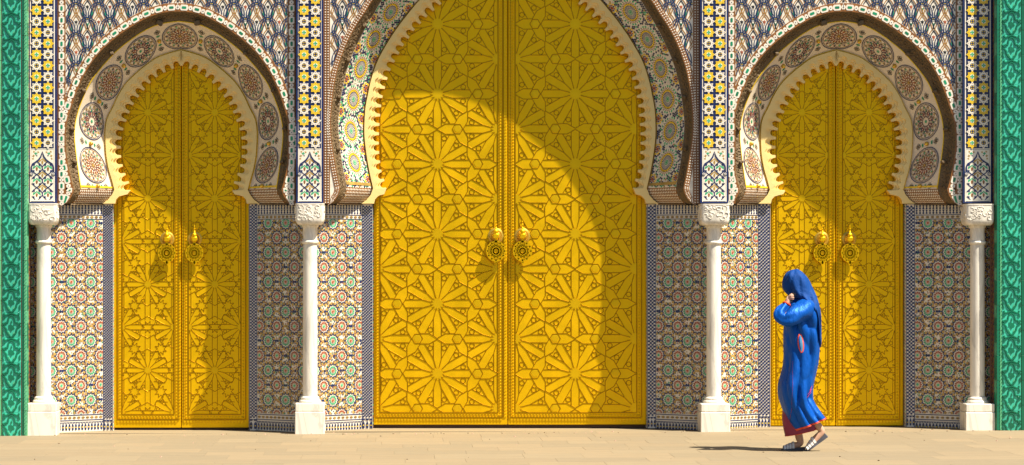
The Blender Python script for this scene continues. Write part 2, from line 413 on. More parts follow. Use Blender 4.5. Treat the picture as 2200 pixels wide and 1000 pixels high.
    for sd_ in (1, -1):
        for i in range(n):
            t0, t1 = i/n, (i+1)/n
            b.poly([G(t0, 0, .005, sd_), G(t0, bw, .005, sd_), G(t1, bw, .005, sd_), G(t1, 0, .005, sd_)], 'brown' if not main else 'brown')
            b.poly([G(t0, 0, .005, sd_), G(t1, 0, .005, sd_), G(t1, 0, 0, sd_), G(t0, 0, 0, sd_)], 'brown')
            b.poly([G(t0, bw, .005, sd_), G(t1, bw, .005, sd_), G(t1, bw, 0, sd_), G(t0, bw, 0, sd_)], 'brown')
    def chain(mp, length, width):
        pitch = 25*S; k = max(1, int(length/pitch)); pitch = length/k; hw_ = width*.5
        for i in range(k):
            c = (i+.5)*pitch; a = pitch*.33; w_ = hw_*.70
            cap = [(c-a, w_*.45), (c-a*.72, w_), (c+a*.72, w_), (c+a, w_*.45), (c+a, -w_*.45), (c+a*.72, -w_), (c-a*.72, -w_), (c-a, -w_*.45)]
            ch.tess([(x, hw_+y) for x, y in cap], mp, 'white', .008, .004)
            ch.tess([(c+(x-c)*.56, hw_+y*.42) for x, y in cap], mp, 'green', .0095, .002)
            c2 = i*pitch; hx = [(c2-pitch*.16, 0), (c2-pitch*.08, w_*.75), (c2+pitch*.08, w_*.75), (c2+pitch*.16, 0), (c2+pitch*.08, -w_*.75), (c2-pitch*.08, -w_*.75)]
            ch.tess([(x, hw_+y) for x, y in hx], mp, 'white', .0078, .004)
            ch.tess([(x, hw_+y) for x, y in ngon(c2, 0, 1.3*S, 4)], mp, 'navy', .0092, .002)
    def dots(mp, length, width):
        pitch = 5.6*S; k = int(length/pitch)
        for i in range(k):
            for q in (.3, .72):
                ch.tess(ngon((i+.5)*pitch, width*q, 1.7*S, 4, .78), mp, 'white', .0075, .003)
    deco = dots if main else chain
    for sd_ in (1, -1):
        deco((lambda u, v, h, sd_=sd_: G(u/lenA, v, h, sd_)), lenA, bw)
    zb = ZZ(438)
    for sd_, e in ((1, eR), (-1, eL)):
        xa, xb = (e-vb, e) if sd_ > 0 else (e, e+vb)
        b.box((xa, -.006, zb), (xb, .0, zt_), 'brown')
        deco((lambda u, v, h, xa=xa: (xa+v, -.002-h, zb+u)), ZZ(-45)-zb, vb)
    border = b.build('arch_border', root); stuff(ch.build('border_tesserae', border))
    # ---- brown carved soffit
    b = MB()
    for sd_ in (1, -1):
        for ca, cb in ((cur['A'], cur['B']), (cur['Af'], cur['Bf'])):
            for i in range(len(ca)-1):
                rows = [[mir(c_[0].lerp(c_[1], k/3), sd_) + Vector((0, (.018 if k in (1, 2) else 0), 0)) for k in range(4)] for c_ in ((ca[i], cb[i]), (ca[i+1], cb[i+1]))]
                for k in range(3): b.poly([rows[0][k], rows[1][k], rows[1][k+1], rows[0][k+1]], 'carved')
    soff = b.build('carved_soffit', root)
    # fine raised scrolls along the soffit
    def FS(t, v, h):
        sd_ = 1 if t >= 0 else -1; p = at(cur['A'], abs(t)).lerp(at(cur['B'], abs(t)), v); return Vector((p.x*sd_, p.y+.018-h, p.z))
    la = cur['Al']; sb = MB(); k = int(la/.055)
    for sd_ in (-1, 1):
        for i in range(k):
            t0 = (i+.5)/k
            pts = [(t0*sd_ + (.024+.003*j)*math.cos(.9*j+i)/la*.55, .5 + .045*j*math.sin(.9*j+i)*.8) for j in range(8)]
            for j in range(7):
                (a1, v1), (a2, v2) = pts[j], pts[j+1]
                if abs(a1) > 1 or abs(a2) > 1: continue
                dv = .07
                q = [FS(a1, v1-dv, .012), FS(a2, v2-dv, .012), FS(a2, v2+dv, .012), FS(a1, v1+dv, .012)]
                sb.poly(q, 'carved')
    stuff(sb.build('soffit_scrolls', soff))
    bo = None
    for t in ((.085, .34, .55, .73, .88) if not main else (.40, .52, .63, .74, .89)):
        for sd_ in (-1, 1):
            p = at(cur['B'], t); r = .030 if t < .1 else .019
            q = MB(); q.box((-r, -.05, -r*.8), (r, .02, r*.8), 'carved', bev=.008)
            o = q.build('carved_boss', root, loc=(p.x*sd_*1.01, DB-.01, p.z+.004)); o.rotation_euler = (0, random.uniform(-.5, .5), 0)
    # ---- splayed tympanum between soffit and scalloped arch
    lm = .5*(cur['Bl']+cur['Cl'])
    def F(t, v, h=0.0):
        sd_ = 1 if t >= 0 else -1; tt = min(1.0, abs(t)); e = 1e-3
        def raw(tt, v): return at(cur['B'], tt).lerp(at(cur['C'], tt), v)
        p = raw(tt, v)
        if h:
            a = raw(min(1, tt+e), v) - raw(max(0, tt-e), v); c = raw(tt, min(1, v+e)) - raw(tt, max(0, v-e))
            nr = a.cross(c).normalized()
            if nr.y > 0: nr = -nr
            p = p + nr*h
        return Vector((p.x*sd_, p.y, p.z))
    b = MB(); ty_mat = 'white' if main else 'cream_tile'
    for sd_ in (1, -1):
        for i in range(NP-1):
            for k in range(3):
                t0, t1 = sd_*i/(NP-1), sd_*(i+1)/(NP-1)
                if sd_ < 0: t0 -= 1e-9
                b.poly([F(t0, k/3), F(t1, k/3), F(t1, (k+1)/3), F(t0, (k+1)/3)], ty_mat)
    tym = b.build('tympanum', root)
    def slant(t): return (at(cur['B'], t)-at(cur['C'], t)).length
    def local(t0, v0):
        sl = slant(abs(t0))
        def mp(u, v, h): return F(t0 + u/lm, min(.995, max(.005, v0 + v/sl)), h)
        return mp
    if not main:
        def medallion(mb, mp, r, kind):
            def ring(r_, wd, m, h): mb.ribbon(ngon(0, 0, r_, 40), wd, mp, m, h, closed=True)
            ring(r, r*.045, 'navy', .0045); ring(r*.93, r*.02, 'navy', .0045)
            for k in range(16):
                a = 2*math.pi*k/16
                mb.ribbon([(x, y) for x, y in rot2(ngon(r*.66, 0, r*.235, 12), a)], r*.028, mp, ('brown', 'ochre')[k % 2] if kind == 0 else ('ochre' if k % 2 else 'navy'), .0045, closed=True)
                mb.ribbon([(x, y) for x, y in rot2(ngon(r*.44, 0, r*.20, 10), a+.196)], r*.025, mp, 'navy' if k % 2 else 'brown', .005, closed=True)
                mb.tess(rot2([(r*.74, -r*.04), (r*.84, 0), (r*.74, r*.04), (r*.66, 0)], a+.196), mp, ('navy', 'mint')[k % 2] if kind == 0 else ('green', 'ochre')[k % 2], .0042)
            nk = 8
            for k in range(nk):
                a = 2*math.pi*k/nk
                if kind == 0:
                    for q in (-.16, .16): mb.tess(rot2([(r*.27, -r*.018), (r*.46, -r*.03+q*r*.3), (r*.48, r*.02+q*r*.3), (r*.27, r*.018)], a+q*.9), mp, 'red', .0055)
                    mb.tess(rot2(star(r*.57, 0, r*.05, r*.02, 4), a+.39), mp, 'mint', .005)
                    mb.ribbon(rot2(ngon(r*.17, 0, r*.085, 8), a), r*.03, mp, 'brown', .0055, closed=True)
                else:
                    for q in (-.05, .05): mb.tess(rot2([(r*.32, -r*.016+q*r), (r*.50, -r*.02+q*r), (r*.52, r*.012+q*r), (r*.32, r*.016+q*r)], a), mp, 'red', .0055)
                    mb.ribbon(rot2([(r*.25, 0), (r*.40, r*.12), (r*.58, 0), (r*.40, -r*.12)], a), r*.03, mp, 'navy', .006, closed=True)
                    mb.tess(rot2([(r*.56, -r*.06), (r*.66, 0), (r*.56, r*.06), (r*.5, 0)], a+.39), mp, 'green', .005)
            mb.tess(star(0, 0, r*.10, r*.05, 8), mp, 'ochre' if kind == 0 else 'mint', .006)
        r = .175
        for j, t in enumerate((0, .216, -.216, .438, -.438, .655, -.655, .878, -.878)):
            mb = MB(); kind = (0, 1, 1, 0, 0, 1, 1, 0, 0)[j]; mp = local(t+1e-6, .5)
            mb.disc(r, mp, 'cream_tile', .0015)
            medallion(mb, mp, r, kind)
            mb.build('medallion', tym)
        kn = MB(); kn.lathe([(.001, .024), (.010, .022), (.017, .015), (.020, .004), (.021, -.008)], 'gold_knob', 14)
        kn0 = kn.build('gilded_knob', tym, smooth=True); first = True
        for j, t in enumerate((.108, .327, .547, .768, .985)):
            for sd_ in (-1, 1):
                p0, p1 = F(t*sd_, .5, 0), F(t*sd_, .5, .01); dirn = (p1-p0).normalized()
                o = kn0 if first else copy(kn0, tym); first = False
                o.location = p1; o.rotation_euler = dirn.to_track_quat('Z', 'Y').to_euler()
                if t > .97:
                    pass
                mp = local(t*sd_, .5)
                for q in (-1, 1):
                    mb = MB(); c = q*.115
                    for a in (0, math.pi/2, math.pi, -math.pi/2):
                        mb.ribbon([(x, y) for x, y in rot2(ngon(.016, 0, .013, 10), a, 0, c)], .0045, mp, 'black', .004, closed=True)
                    mb.ribbon(ngon(0, c, .018, 4), .0045, mp, 'black', .0046, closed=True)
                    mb.tess(ngon(0, c, .006, 4), mp, 'ochre', .004)
                    g2 = q*.056
                    for a in (-.75, 0, .75): mb.tess(rot2([(0, -.004), (.016, -.008), (.027, 0), (.016, .008)], a + math.pi/2*q, 0, g2-.008*q), mp, 'green', .004)
                    mb.build('knot_ornament', tym)
    else:
        r = .138; k = 0; cents = []
        while True:
            t = 1 - (55*S + k*69*S)/lm
            if t < .30: break
            for sd_ in (-1, 1): cents.append(t*sd_)
            k += 1
        def big_rosette(mb, mp):
            p = r
            mb.disc(p*.20, mp, 'mint', .006, 2, 16)
            for i in range(8): mb.tess(rot2(ngon(p*.12, 0, p*.03, 4), i*math.pi/4), mp, 'white', .0068)
            mb.disc(p*.235, mp, 'white', .004, 2, 24)
            for i in range(24):
                a = 2*math.pi*i/24
                mb.tess(rot2([(p*.24, -p*.010), (p*.50, -p*.036), (p*.54, 0), (p*.50, p*.036), (p*.24, p*.010)], a), mp, 'navy', .005)
                mb.tess(rot2([(p*.24, -p*.012), (p*.44, -p*.022), (p*.48, 0), (p*.44, p*.022), (p*.24, p*.012)], a+.131), mp, 'white', .005)
                mb.tess(rot2([(p*.53, -p*.045), (p*.61, -p*.078), (p*.705, 0), (p*.61, p*.078), (p*.53, p*.045)], a+.131), mp, 'yellow', .005)
                mb.tess(rot2([(p*.58, 0), (p*.66, -p*.05), (p*.70, 0), (p*.66, p*.05)], a), mp, 'black', .005)
                mb.tess(rot2(ngon(p*.755, 0, p*.042, 4), a+.131), mp, 'red', .005)
                mb.tess(rot2(ngon(p*.81, 0, p*.036, 4), a), mp, 'brown', .005)
                if i % 3: mb.tess(rot2([(p*.86, -p*.06), (p*.97, -p*.075), (p*.99, p*.075), (p*.86, p*.06)], a), mp, 'mint', .005)
                else: mb.tess(rot2([(p*.86, -p*.05), (p*.95, 0), (p*.86, p*.05)], a), mp, 'green', .005)
        for t in cents:
            mb = MB(); mp = local(t, .47); mb.disc(r, mp, 'white', .002); big_rosette(mb, mp); mb.build('rosette', tym)
        halves = []
        for t in cents:
            if t == cents[-1] or t == cents[-2]: pass
            tt = abs(t) - 34*S/lm*1.0; halves.append(math.copysign(tt, t))
        for sd_ in (-1, 1): halves.append(sd_*(1 - 20*S/lm))
        for t in halves:
            for v0, rr in ((.86, .058), (.06, .05)):
                mb = MB(); mp = local(t, v0)
                mb.tess(ngon(0, 0, rr*.28, 8), mp, 'red', .005)
                for i in range(8):
                    a = i*math.pi/4
                    mb.tess(rot2(ngon(rr*.5, 0, rr*.15, 5), a), mp, 'red' if i % 2 else 'navy', .005)
                    mb.tess(rot2([(rr*.72, -rr*.24), (rr, -rr*.2), (rr, rr*.2), (rr*.72, rr*.24)], a+.39), mp, 'yellow', .005)
                mb.build('small_rosette', tym)
        fm = MB(); pit = .0225; nu = int(lm*.72/pit)
        for sd_ in (-1, 1):
            for i in range(nu):
                for j in range(24):
                    u = i*pit; v = (j*.866)*pit + .012
                    uu = u + (pit/2 if j % 2 else 0); t = 1 - (uu+.01)/lm; sl = slant(t)
                    if v > sl-.012 or t < .3: continue
                    ok = True
                    for tc in cents:
                        if tc*sd_ > 0:
                            du = (t-abs(tc))*lm; dv = v - .47*sl
                            if du*du+dv*dv < (r+.006)**2: ok = False; break
                    if ok:
                        for tc in halves:
                            if tc*sd_ > 0:
                                du = (t-abs(tc))*lm
                                for v0, rr in ((.86, .060), (.06, .052)):
                                    dv = v - v0*sl
                                    if du*du+dv*dv < rr*rr: ok = False
                    if not ok: continue
                    mp = local(t*sd_, v/sl); kk = (i + 2*j) % 5
                    m_ = random.choice(('navy', 'navy', 'blue', 'white', 'white', 'white', 'navy'))
                    if random.random() < .15: m_ = 'mint'
                    if random.random() < .03: m_ = 'ochre'
                    fm.tess(ngon(0, 0, pit*.45, 6, .5) if m_ != 'white' else star(0, 0, pit*.5, pit*.25, 6), mp, m_, .004)
        stuff(fm.build('mosaic_field', tym))
    # thin yellow fillets round the tympanum
    b = MB()
    for sd_ in (1, -1):
        for i in range(NP-1):
            for v0, v1, m_ in (((.955, 1.0, 'yellow' if not main else 'ochre'), (0.0, .02, 'yellow')) if not main else ((.93, .985, 'ochre'),)):
                t0, t1 = sd_*(i/(NP-1)+1e-7), sd_*(i+1)/(NP-1)
                b.poly([F(t0, v0, .006), F(t1, v0, .006), F(t1, v1, .006), F(t0, v1, .006)], m_)
                b.poly([F(t0, v0, .006), F(t1, v0, .006), F(t1, v0, 0), F(t0, v0, 0)], m_)
        for k in range(10):
            v0, v1 = k/10, (k+1)/10; tA, tB = sd_*.984, sd_*.993
            b.poly([F(tA, v0, .007), F(tB, v0, .007), F(tB, v1, .007), F(tA, v1, .007)], 'yellow' if not main else 'ochre')
    b.build('yellow_fillet', tym)
    # ---- impost corbel: same splay, flaring outwards below
    def FC(sd_, t, v, h=0.0):
        p = at(cur['Bf'], t).lerp(at(cur['Cf'], t), v); return Vector((p.x*sd_, p.y-h*.5, p.z)) + Vector((-sd_*h*.6, 0, -h*.3))
    for sd_ in (1, -1):
        b = MB(); tc_ = MB()
        for i in range(8):
            for k in range(6):
                b.poly([FC(sd_, i/8, k/6), FC(sd_, (i+1)/8, k/6), FC(sd_, (i+1)/8, (k+1)/6), FC(sd_, i/8, (k+1)/6)], 'brown')
        nv = int(slant(1)/.024)
        for i in range(6):
            for k in range(nv):
                ct, cv = (i+.5)/6*.94+.02, (k+(.5 if i % 2 else .0)+.3)/(nv+.5); e1, e2 = .072, .36/nv
                if cv > .98: continue
                q = [FC(sd_, ct-e1, cv, .004), FC(sd_, ct, cv+e2, .004), FC(sd_, ct+e1, cv, .004), FC(sd_, ct, cv-e2, .004)]
                tc_.poly(q, 'white' if i != 20 else 'white')
        zl = ZZ(438, .2)
        for v in (0,):
            a, c = FC(sd_, 1, 0), FC(sd_, 1, 1)
            b.poly([a+Vector((0, -.02, 0)), c+Vector((0, -.02, 0)), c+Vector((0, -.02, -.012)), a+Vector((0, -.02, -.012))], 'carved')
            b.poly([a+Vector((0, -.02, -.012)), c+Vector((0, -.02, -.012)), c+Vector((.1*sd_, .25, -.012)), a+Vector((.1*sd_, .25, -.012))], 'carved')
            ex = Vector((W(xR if sd_ > 0 else xL, 0).x - XA + .1*sd_, 0, 0))
            b.poly([a+Vector((0, 0, -.012)), (ex.x, 0, a.z-.012), (ex.x, .25, a.z-.012), a+Vector((0, .25, -.012))], 'carved')
        cb_ = b.build('corbel', root); stuff(tc_.build('corbel_tesserae', cb_))
    # ---- scalloped arch: three stepped plates
    nl = g['lobes']; per = 16; NN = nl*per
    Dc, Cc = cur['D'], cur['C']
    def nrmD(t):
        a = at(Dc, min(1, t+.01)) - at(Dc, max(0, t-.01)); q = Vector((-a.z, 0, a.x)).normalized()
        if q.dot(at(Dc, t) - Vector((0, DC, ZZ(300, DC)))) < 0: q = -q
        return q
    tc = []
    for i in range(NN+1):
        p = at(Dc, i/NN); lo = tc[-1] if tc else 0.0; best = (9e9, lo)
        for q in range(0, 60):
            tq = min(1.0, max(lo, i/NN-.15) + q*.006)
            dd = (at(Cc, tq)-p).length
            if dd < best[0]: best = (dd, tq)
        tc.append(max(lo, best[1]))
    tc = [t_ + (1.0-tc[-1])*(i/NN)**6 for i, t_ in enumerate(tc)]; tc = [t_*min(1, (i/NN)/.03) for i, t_ in enumerate(tc)]
    def edge(base, amp, i, pw):
        t = i/NN; u = (i % per)/per; uu = min(1, max(0, (u-.13)/.74)); d = amp*max(0.0, math.sin(math.pi*uu))**pw
        wdt = (at(Cc, tc[i])-at(Dc, t)).length; sc_ = min(1.2, wdt/(33*S))
        p = at(Dc, t) + nrmD(t)*((base+d)*S*sc_)
        return p
    arch = MB()
    stepd = ((18.5, 6.0, .8, -.040, -.020), (10, 9.5, .65, -.020, .0), (0, 13.5, .36, .0, .085))
    for si, (base, amp, pw, d0, d1) in enumerate(stepd):
        for sd_ in (1, -1):
            for i in range(NN):
                a, c = edge(base, amp, i, pw), edge(base, amp, i+1, pw)
                if (i+1) % per == 0: c = edge(base, amp, i+1, pw)
                A1, C1 = at(Cc, tc[i]), at(Cc, tc[i+1])
                if si > 0:   # only as far out as needed, behind the plate in front
                    A1 = at(Dc, i/NN).lerp(A1, .93); C1 = at(Dc, (i+1)/NN).lerp(C1, .93)
                def Q(p, d): return Vector((p.x*sd_, DC+d, p.z))
                arch.poly([Q(a, d0), Q(c, d0), Q(C1, d0), Q(A1, d0)], 'cream')
                arch.poly([Q(a, d0), Q(c, d0), Q(c, d1), Q(a, d1)], 'edge_ochre' if si == 2 else 'cream')
                if si == 0: arch.poly([Q(A1, d0), Q(C1, d0), Q(C1, 0), Q(A1, 0)], 'cream')
    # cusped foot returning to the jamb
    fx = g['C'][-1][0]; dx_ = g['D'][-1][0]
    foot = [(fx, g['C'][-1][1]), (fx+5, 419), (fx+14, 430), (fx+25, 438), (fx-2, 438), (fx-4, 429), (fx-10, 422.5), (dx_+14, 420), (dx_+5, 418), (dx_, g['D'][-1][1])]
    for sd_ in (1, -1):
        k = (L+DC)/L
        P = [Vector((x*S*k*sd_, 0, ZZ(y_, DC))) for x, y_ in foot]
        arch.poly([p+Vector((0, DC-.0415, 0)) for p in P], 'cream')
        for i in range(len(P)):
            p, q = P[i], P[(i+1) % len(P)]
            arch.poly([p+Vector((0, DC-.0415, 0)), q+Vector((0, DC-.0415, 0)), q+Vector((0, DC+.085, 0)), p+Vector((0, DC+.085, 0))], 'edge_ochre' if 3 < i < 9 else 'cream')
    arch.build('scalloped_arch', root)
    return root, XA
gL, XAL = make_gateway(LEFT, 382, 124, 635, 'smaller horseshoe gateway with round mosaic medallions, nearest the unattended green pier', False)
gM, XAM = make_gateway(MAIN, 1099.5, 695, 1503, 'tallest central horseshoe gateway with blue and yellow rosettes on its arch', True)
gR, XAR = make_gateway(RIGHT, 1812, 1563, 2070, 'smaller horseshoe gateway with round medallions, behind the woman in blue', False)

# ------------------------------------------------------------------ pilasters with star tiles
PIL = ((62.5, 123.5, 'at the green pier far from the woman'), (637, 695, 'between the central gate and the gate nobody passes'),
       (1503, 1563, 'between the central gate and the gate behind the woman'), (2066, 2129, 'half in shadow at the green pier near the woman'))
PROUD = 0.065
def star_mesh(kind):
    b = MB(); r = 12.6*S; th = .0045
    b.box((-12.1*S, 0, -11.65*S), (12.1*S, .004, 11.65*S), 'navy')
    mp = lambda u, v, h: (u, -h, v)
    m = 'yellow' if kind else 'white'
    b.tess(star(0, 0, r*1.05, r*(.74 if kind else .70), 8, 0), mp, m, th)
    for i in range(8):
        a = math.pi/4*i
        b.tess(rot2([(r*.80, 0), (r*.64, r*.085), (r*.64, -r*.085)], a), mp, 'ochre' if kind else 'brown', th+.0006, .002)
    if kind:
        b.tess(ngon(0, 0, r*.40, 8, math.pi/8), mp, 'white', th+.001, .003)
        for i in range(4): b.tess(rot2([(0, 0), (r*.16, -r*.12), (r*.34, -r*.10), (r*.34, r*.10), (r*.16, r*.12)], i*math.pi/2), mp, 'mint', th+.002, .002)
    else:
        b.tess(ngon(0, 0, r*.40, 8, math.pi/8), mp, 'navy', th+.001, .003)
        for i in range(4): b.tess(rot2([(r*.14, 0), (r*.20, -r*.11), (r*.30, -r*.08), (r*.30, r*.08), (r*.20, r*.11)], i*math.pi/2+math.pi/4), mp, 'yellow', th+.002, .002)
    return b
star_src = {}
for (a, c, where) in PIL:
    X = W((a+c)/2, 0).x; hw = (c-a)/2*S; zb = ZZ(437)
    root = thing('tiled_pilaster', 'yellow and white star tiled pilaster ' + where, 'pilaster', (X, -PROUD, zb), 0, 'star tiled pilasters over the columns')
    b = MB(); H = ZZ(TOPY) - zb
    b.box((-hw, 0, 0), (hw, PROUD+.02, H), 'navy')
    b.build('core', root)
    b = MB(); zs = (437-320)*S       # white fillets
    for x_ in (-hw+5*S, hw-5*S): b.box((x_-1.1*S, -.003, 3*S), (x_+1.1*S, 0, H), 'white')
    b.box((-hw+6*S, -.003, zs-2.2*S), (hw-6*S, 0, zs), 'white'); b.box((-hw+6*S, -.003, 4*S), (hw-6*S, 0, 6*S), 'white')
    b.build('fillet', root)
    n = int((ZZ(-30)-ZZ(320))/(23.6*S))+1
    for i in range(n):
        for j in (0, 1):
            k = (i+j+1) % 2
            if k not in star_src: o = star_mesh(k).build('star_tile', root); star_src[k] = o
            else: o = copy(star_src[k], root)
            o.location = ((-12.15 if j == 0 else 12.15)*S, -.004, zs + (12 + i*23.65)*S)
    # lower faience panel: ogee arch over a floral net
    b = MB(); x0_, x1_, z0_, z1_ = -hw+6.5*S, hw-6.5*S, 6.5*S, zs-3*S
    mp = flat
    b.box((x0_, -.002, z0_), (x1_, 0, z1_), 'white')
    wx = x1_-x0_
    arcx = [(-1, .55), (-.98, .66), (-.86, .72), (-.6, .755), (-.34, .80), (-.14, .86), (0, .96)]
    pts = [(q*wx/2, z0_+(z1_-z0_)*h_) for q, h_ in arcx]; pts += [(-x, z) for x, z in pts[-2::-1]]
    b.ribbon(pts, 3.2*S, mp, 'navy', .006)
    cw, chh = wx/2, 28*S
    def inside(u, v): return x0_ < u < x1_ and z0_ < v < z1_
    for i in range(-1, 2):
        for j in range(0, 4):
            for off in (0, 1):
                cx = (i+.5+off*.5)*cw; cz = z0_ + (j+.45+off*.5)*chh
                top = cz > z0_+(z1_-z0_)*.74
                if not (x0_+4*S < cx < x1_-4*S) and not off: continue
                if cz > z1_-16*S: continue
                kind = 'green' if not off else 'ochre'
                for sx in (-1, 1):
                    pl = [(cx, cz+7*S), (cx+sx*3.5*S, cz+4*S), (cx+sx*8*S, cz+3*S), (cx+sx*9*S, cz-3*S), (cx+sx*5.6*S, cz-1*S), (cx+sx*3*S, cz+1*S), (cx, cz+4.5*S)]
                    if all(inside(*q) for q in pl): b.tess(pl, mp, kind if kind == 'ochre' else 'mint', .003)
                    pl = [(cx, cz+3*S), (cx+sx*2.4*S, cz-1*S), (cx+sx*1.6*S, cz-5*S), (cx, cz-7*S)]
                    if all(inside(*q) for q in pl): b.tess(pl, mp, 'brown' if kind != 'ochre' else 'ochre', .003)
                    wav = [(cx + sx*cw*.5*math.sin(math.pi*q/12), cz + chh*.5 - q/12*chh) for q in range(13)]
                    if not off: b.ribbon(wav, 2.0*S, mp, 'navy', .004, inside)
                    for q in (.25, .72):
                        lx, lz = cx+sx*cw*.5*math.sin(math.pi*q), cz+chh*.5-q*chh
                        pl = [(lx-sx*1*S, lz+2*S), (lx-sx*5*S, lz+1*S), (lx-sx*4*S, lz-2.5*S), (lx, lz-2*S)]
                        if not off and all(inside(*p_) for p_ in pl): b.tess(pl, mp, 'navy', .0036)
    for sx in (-1, 1):
        for (dx, dz, m_, r_) in ((14, 8, 'mint', 4), (19, 13, 'ochre', 3.4), (9, 5, 'ochre', 2.8), (18, 4, 'ochre', 2.8), (20, 19, 'ochre', 2.6), (12, 12.5, 'navy', 2)):
            b.tess(star(sx*dx*S, z1_-dz*S, r_*S, r_*.5*S, 4, dx), mp, m_, .003)
        b.tess(ngon(sx*wx/2*.99, z0_+(z1_-z0_)*.52, 4.2*S, 14), mp, 'navy', .007); b.tess(ngon(sx*wx/2*.99, z0_+(z1_-z0_)*.52, 2.7*S, 12), mp, 'white', .009)
        b.tess(ngon(sx*wx/2*.99, z0_+(z1_-z0_)*.52, 1.1*S, 8), mp, 'navy', .011)
    b.build('floral_panel', root)

# ------------------------------------------------------------------ marble columns
COL = ((95, 930, 'white marble column at the unattended green pier'), (666.5, 930, 'white marble column between the central gate and the gate without a person'),
       (1532.5, 923, 'white marble column between the central gate and the woman in blue'), (2098, 922, 'white marble column half in shadow by the green pier behind the woman'))
for ax, by, label in COL:
    X = W(ax, 0).x; g = gz(X); yc = -.035
    root = thing('marble_column', label, 'column', (X, yc, g), 0, 'white marble columns along the facade')
    def z(py): return ZZ(py) - g + (by-930)*S*.15
    b = MB(); e = .014; hw = 31.5*S
    b.box((-hw, -hw, -.01), (hw, hw, z(883)), 'marble', bev=.006); b.build('plinth', root)
    b = MB(); b.box((-hw+.003, -hw+.003, z(883)+.002), (hw-.003, hw-.003, z(865)), 'marble', bev=.006); b.build('plinth_top', root)
    rs = 15.8*S
    b = MB(); b.lathe([(23*S, z(865)), (23.6*S, z(863)), (23.6*S, z(861)), (22*S, z(859)), (20*S, z(858)), (20.5*S, z(856)), (19.5*S, z(853)), (17*S, z(851))], 'marble', 32); b.build('base_ring', root, smooth=50)
    b = MB(); prof = []
    for k in range(13):
        t = k/12; prof.append((rs*(1.0 - .05*t + .012*math.sin(t*math.pi)), z(852)*(1-t) + z(523)*t))
    b.lathe(prof, 'marble', 36); b.build('shaft', root, smooth=50)
    b = MB(); b.lathe([(16*S, z(524.5)), (18*S, z(523)), (18.6*S, z(520.5)), (18*S, z(518)), (15.6*S, z(516.5))], 'marble', 32); b.build('collar', root, smooth=60)
    b = MB(); b.lathe([(15.4*S, z(517)), (15.2*S, z(500)), (15.6*S, z(492)), (16.6*S, z(488))], 'marble', 32); b.build('neck', root, smooth=50)
    b = MB(); b.lathe([(16*S, z(489)), (18*S, z(488)), (18.6*S, z(485)), (18*S, z(482))], 'marble', 32); b.build('astragal', root, smooth=60)
    b = MB(); hc = 31*S; zt_, zb_ = z(438), z(484); nseg = 10   # cushion capital: block with rounded underside
    v = []; f = []; rows = []
    prof = [(hc, zt_), (hc, zt_-.012), (hc-.003, zt_-.014), (hc-.003, zb_+.055)] + [(hc-.003-.034*(1-math.cos(a*math.pi/2/5)), zb_+.055-.055*math.sin(a*math.pi/2/5)) for a in range(1, 6)] + [(18*S, zb_)]
    for h_, zz in prof:
        r_ = min(.03, h_*.3)
        ring = []
        for q, (sx, sy) in enumerate(((1, 1), (-1, 1), (-1, -1), (1, -1))):
            for k in range(4):
                a = q*math.pi/2 + k/3*math.pi/2; ring.append((sx*(h_-r_)+r_*math.cos(a), sy*(h_-r_)+r_*math.sin(a), zz))
        rows.append(len(v)); v += ring
    for i in range(len(rows)-1):
        for k in range(16): f.append((rows[i]+k, rows[i+1]+k, rows[i+1]+(k+1) % 16, rows[i]+(k+1) % 16))
    f.append(tuple(range(15, -1, -1))[::-1]); f.append(tuple(rows[-1]+k for k in range(16)))
    b.mesh(v, f, 'marble'); cap = b.build('capital', root, smooth=40)
    # carved scrolls on the faces of the capital
    b = MB(); rnd = random.Random(int(ax))
    for face in range(4):
        ca, sa = math.cos(face*math.pi/2), math.sin(face*math.pi/2)
        def P(u, zz, o): x_, y_ = u, -(hc-.003+o); return (x_*ca-y_*sa, x_*sa+y_*ca, zz)
        for k in range(17):
            u0, w0 = rnd.uniform(-.105, .105), rnd.uniform(zb_+.05, zt_-.03); ph = rnd.uniform(0, 6.28); dr = rnd.choice((-1, 1))
            pts = []
            for j in range(9):
                a = ph + dr*j*.62; rr = .006 + .0035*j
                uu = max(-.125, min(.125, u0 + rr*math.cos(a))); pts.append(P(uu, max(zb_+.045, min(zt_-.018, w0 + rr*math.sin(a))), .0005))
            b.tube(pts, [.0045, .005, .005, .005, .0045, .004, .0035, .003, .002], 'marble', 5)
    b.build('carved_scrolls', cap, smooth=True)

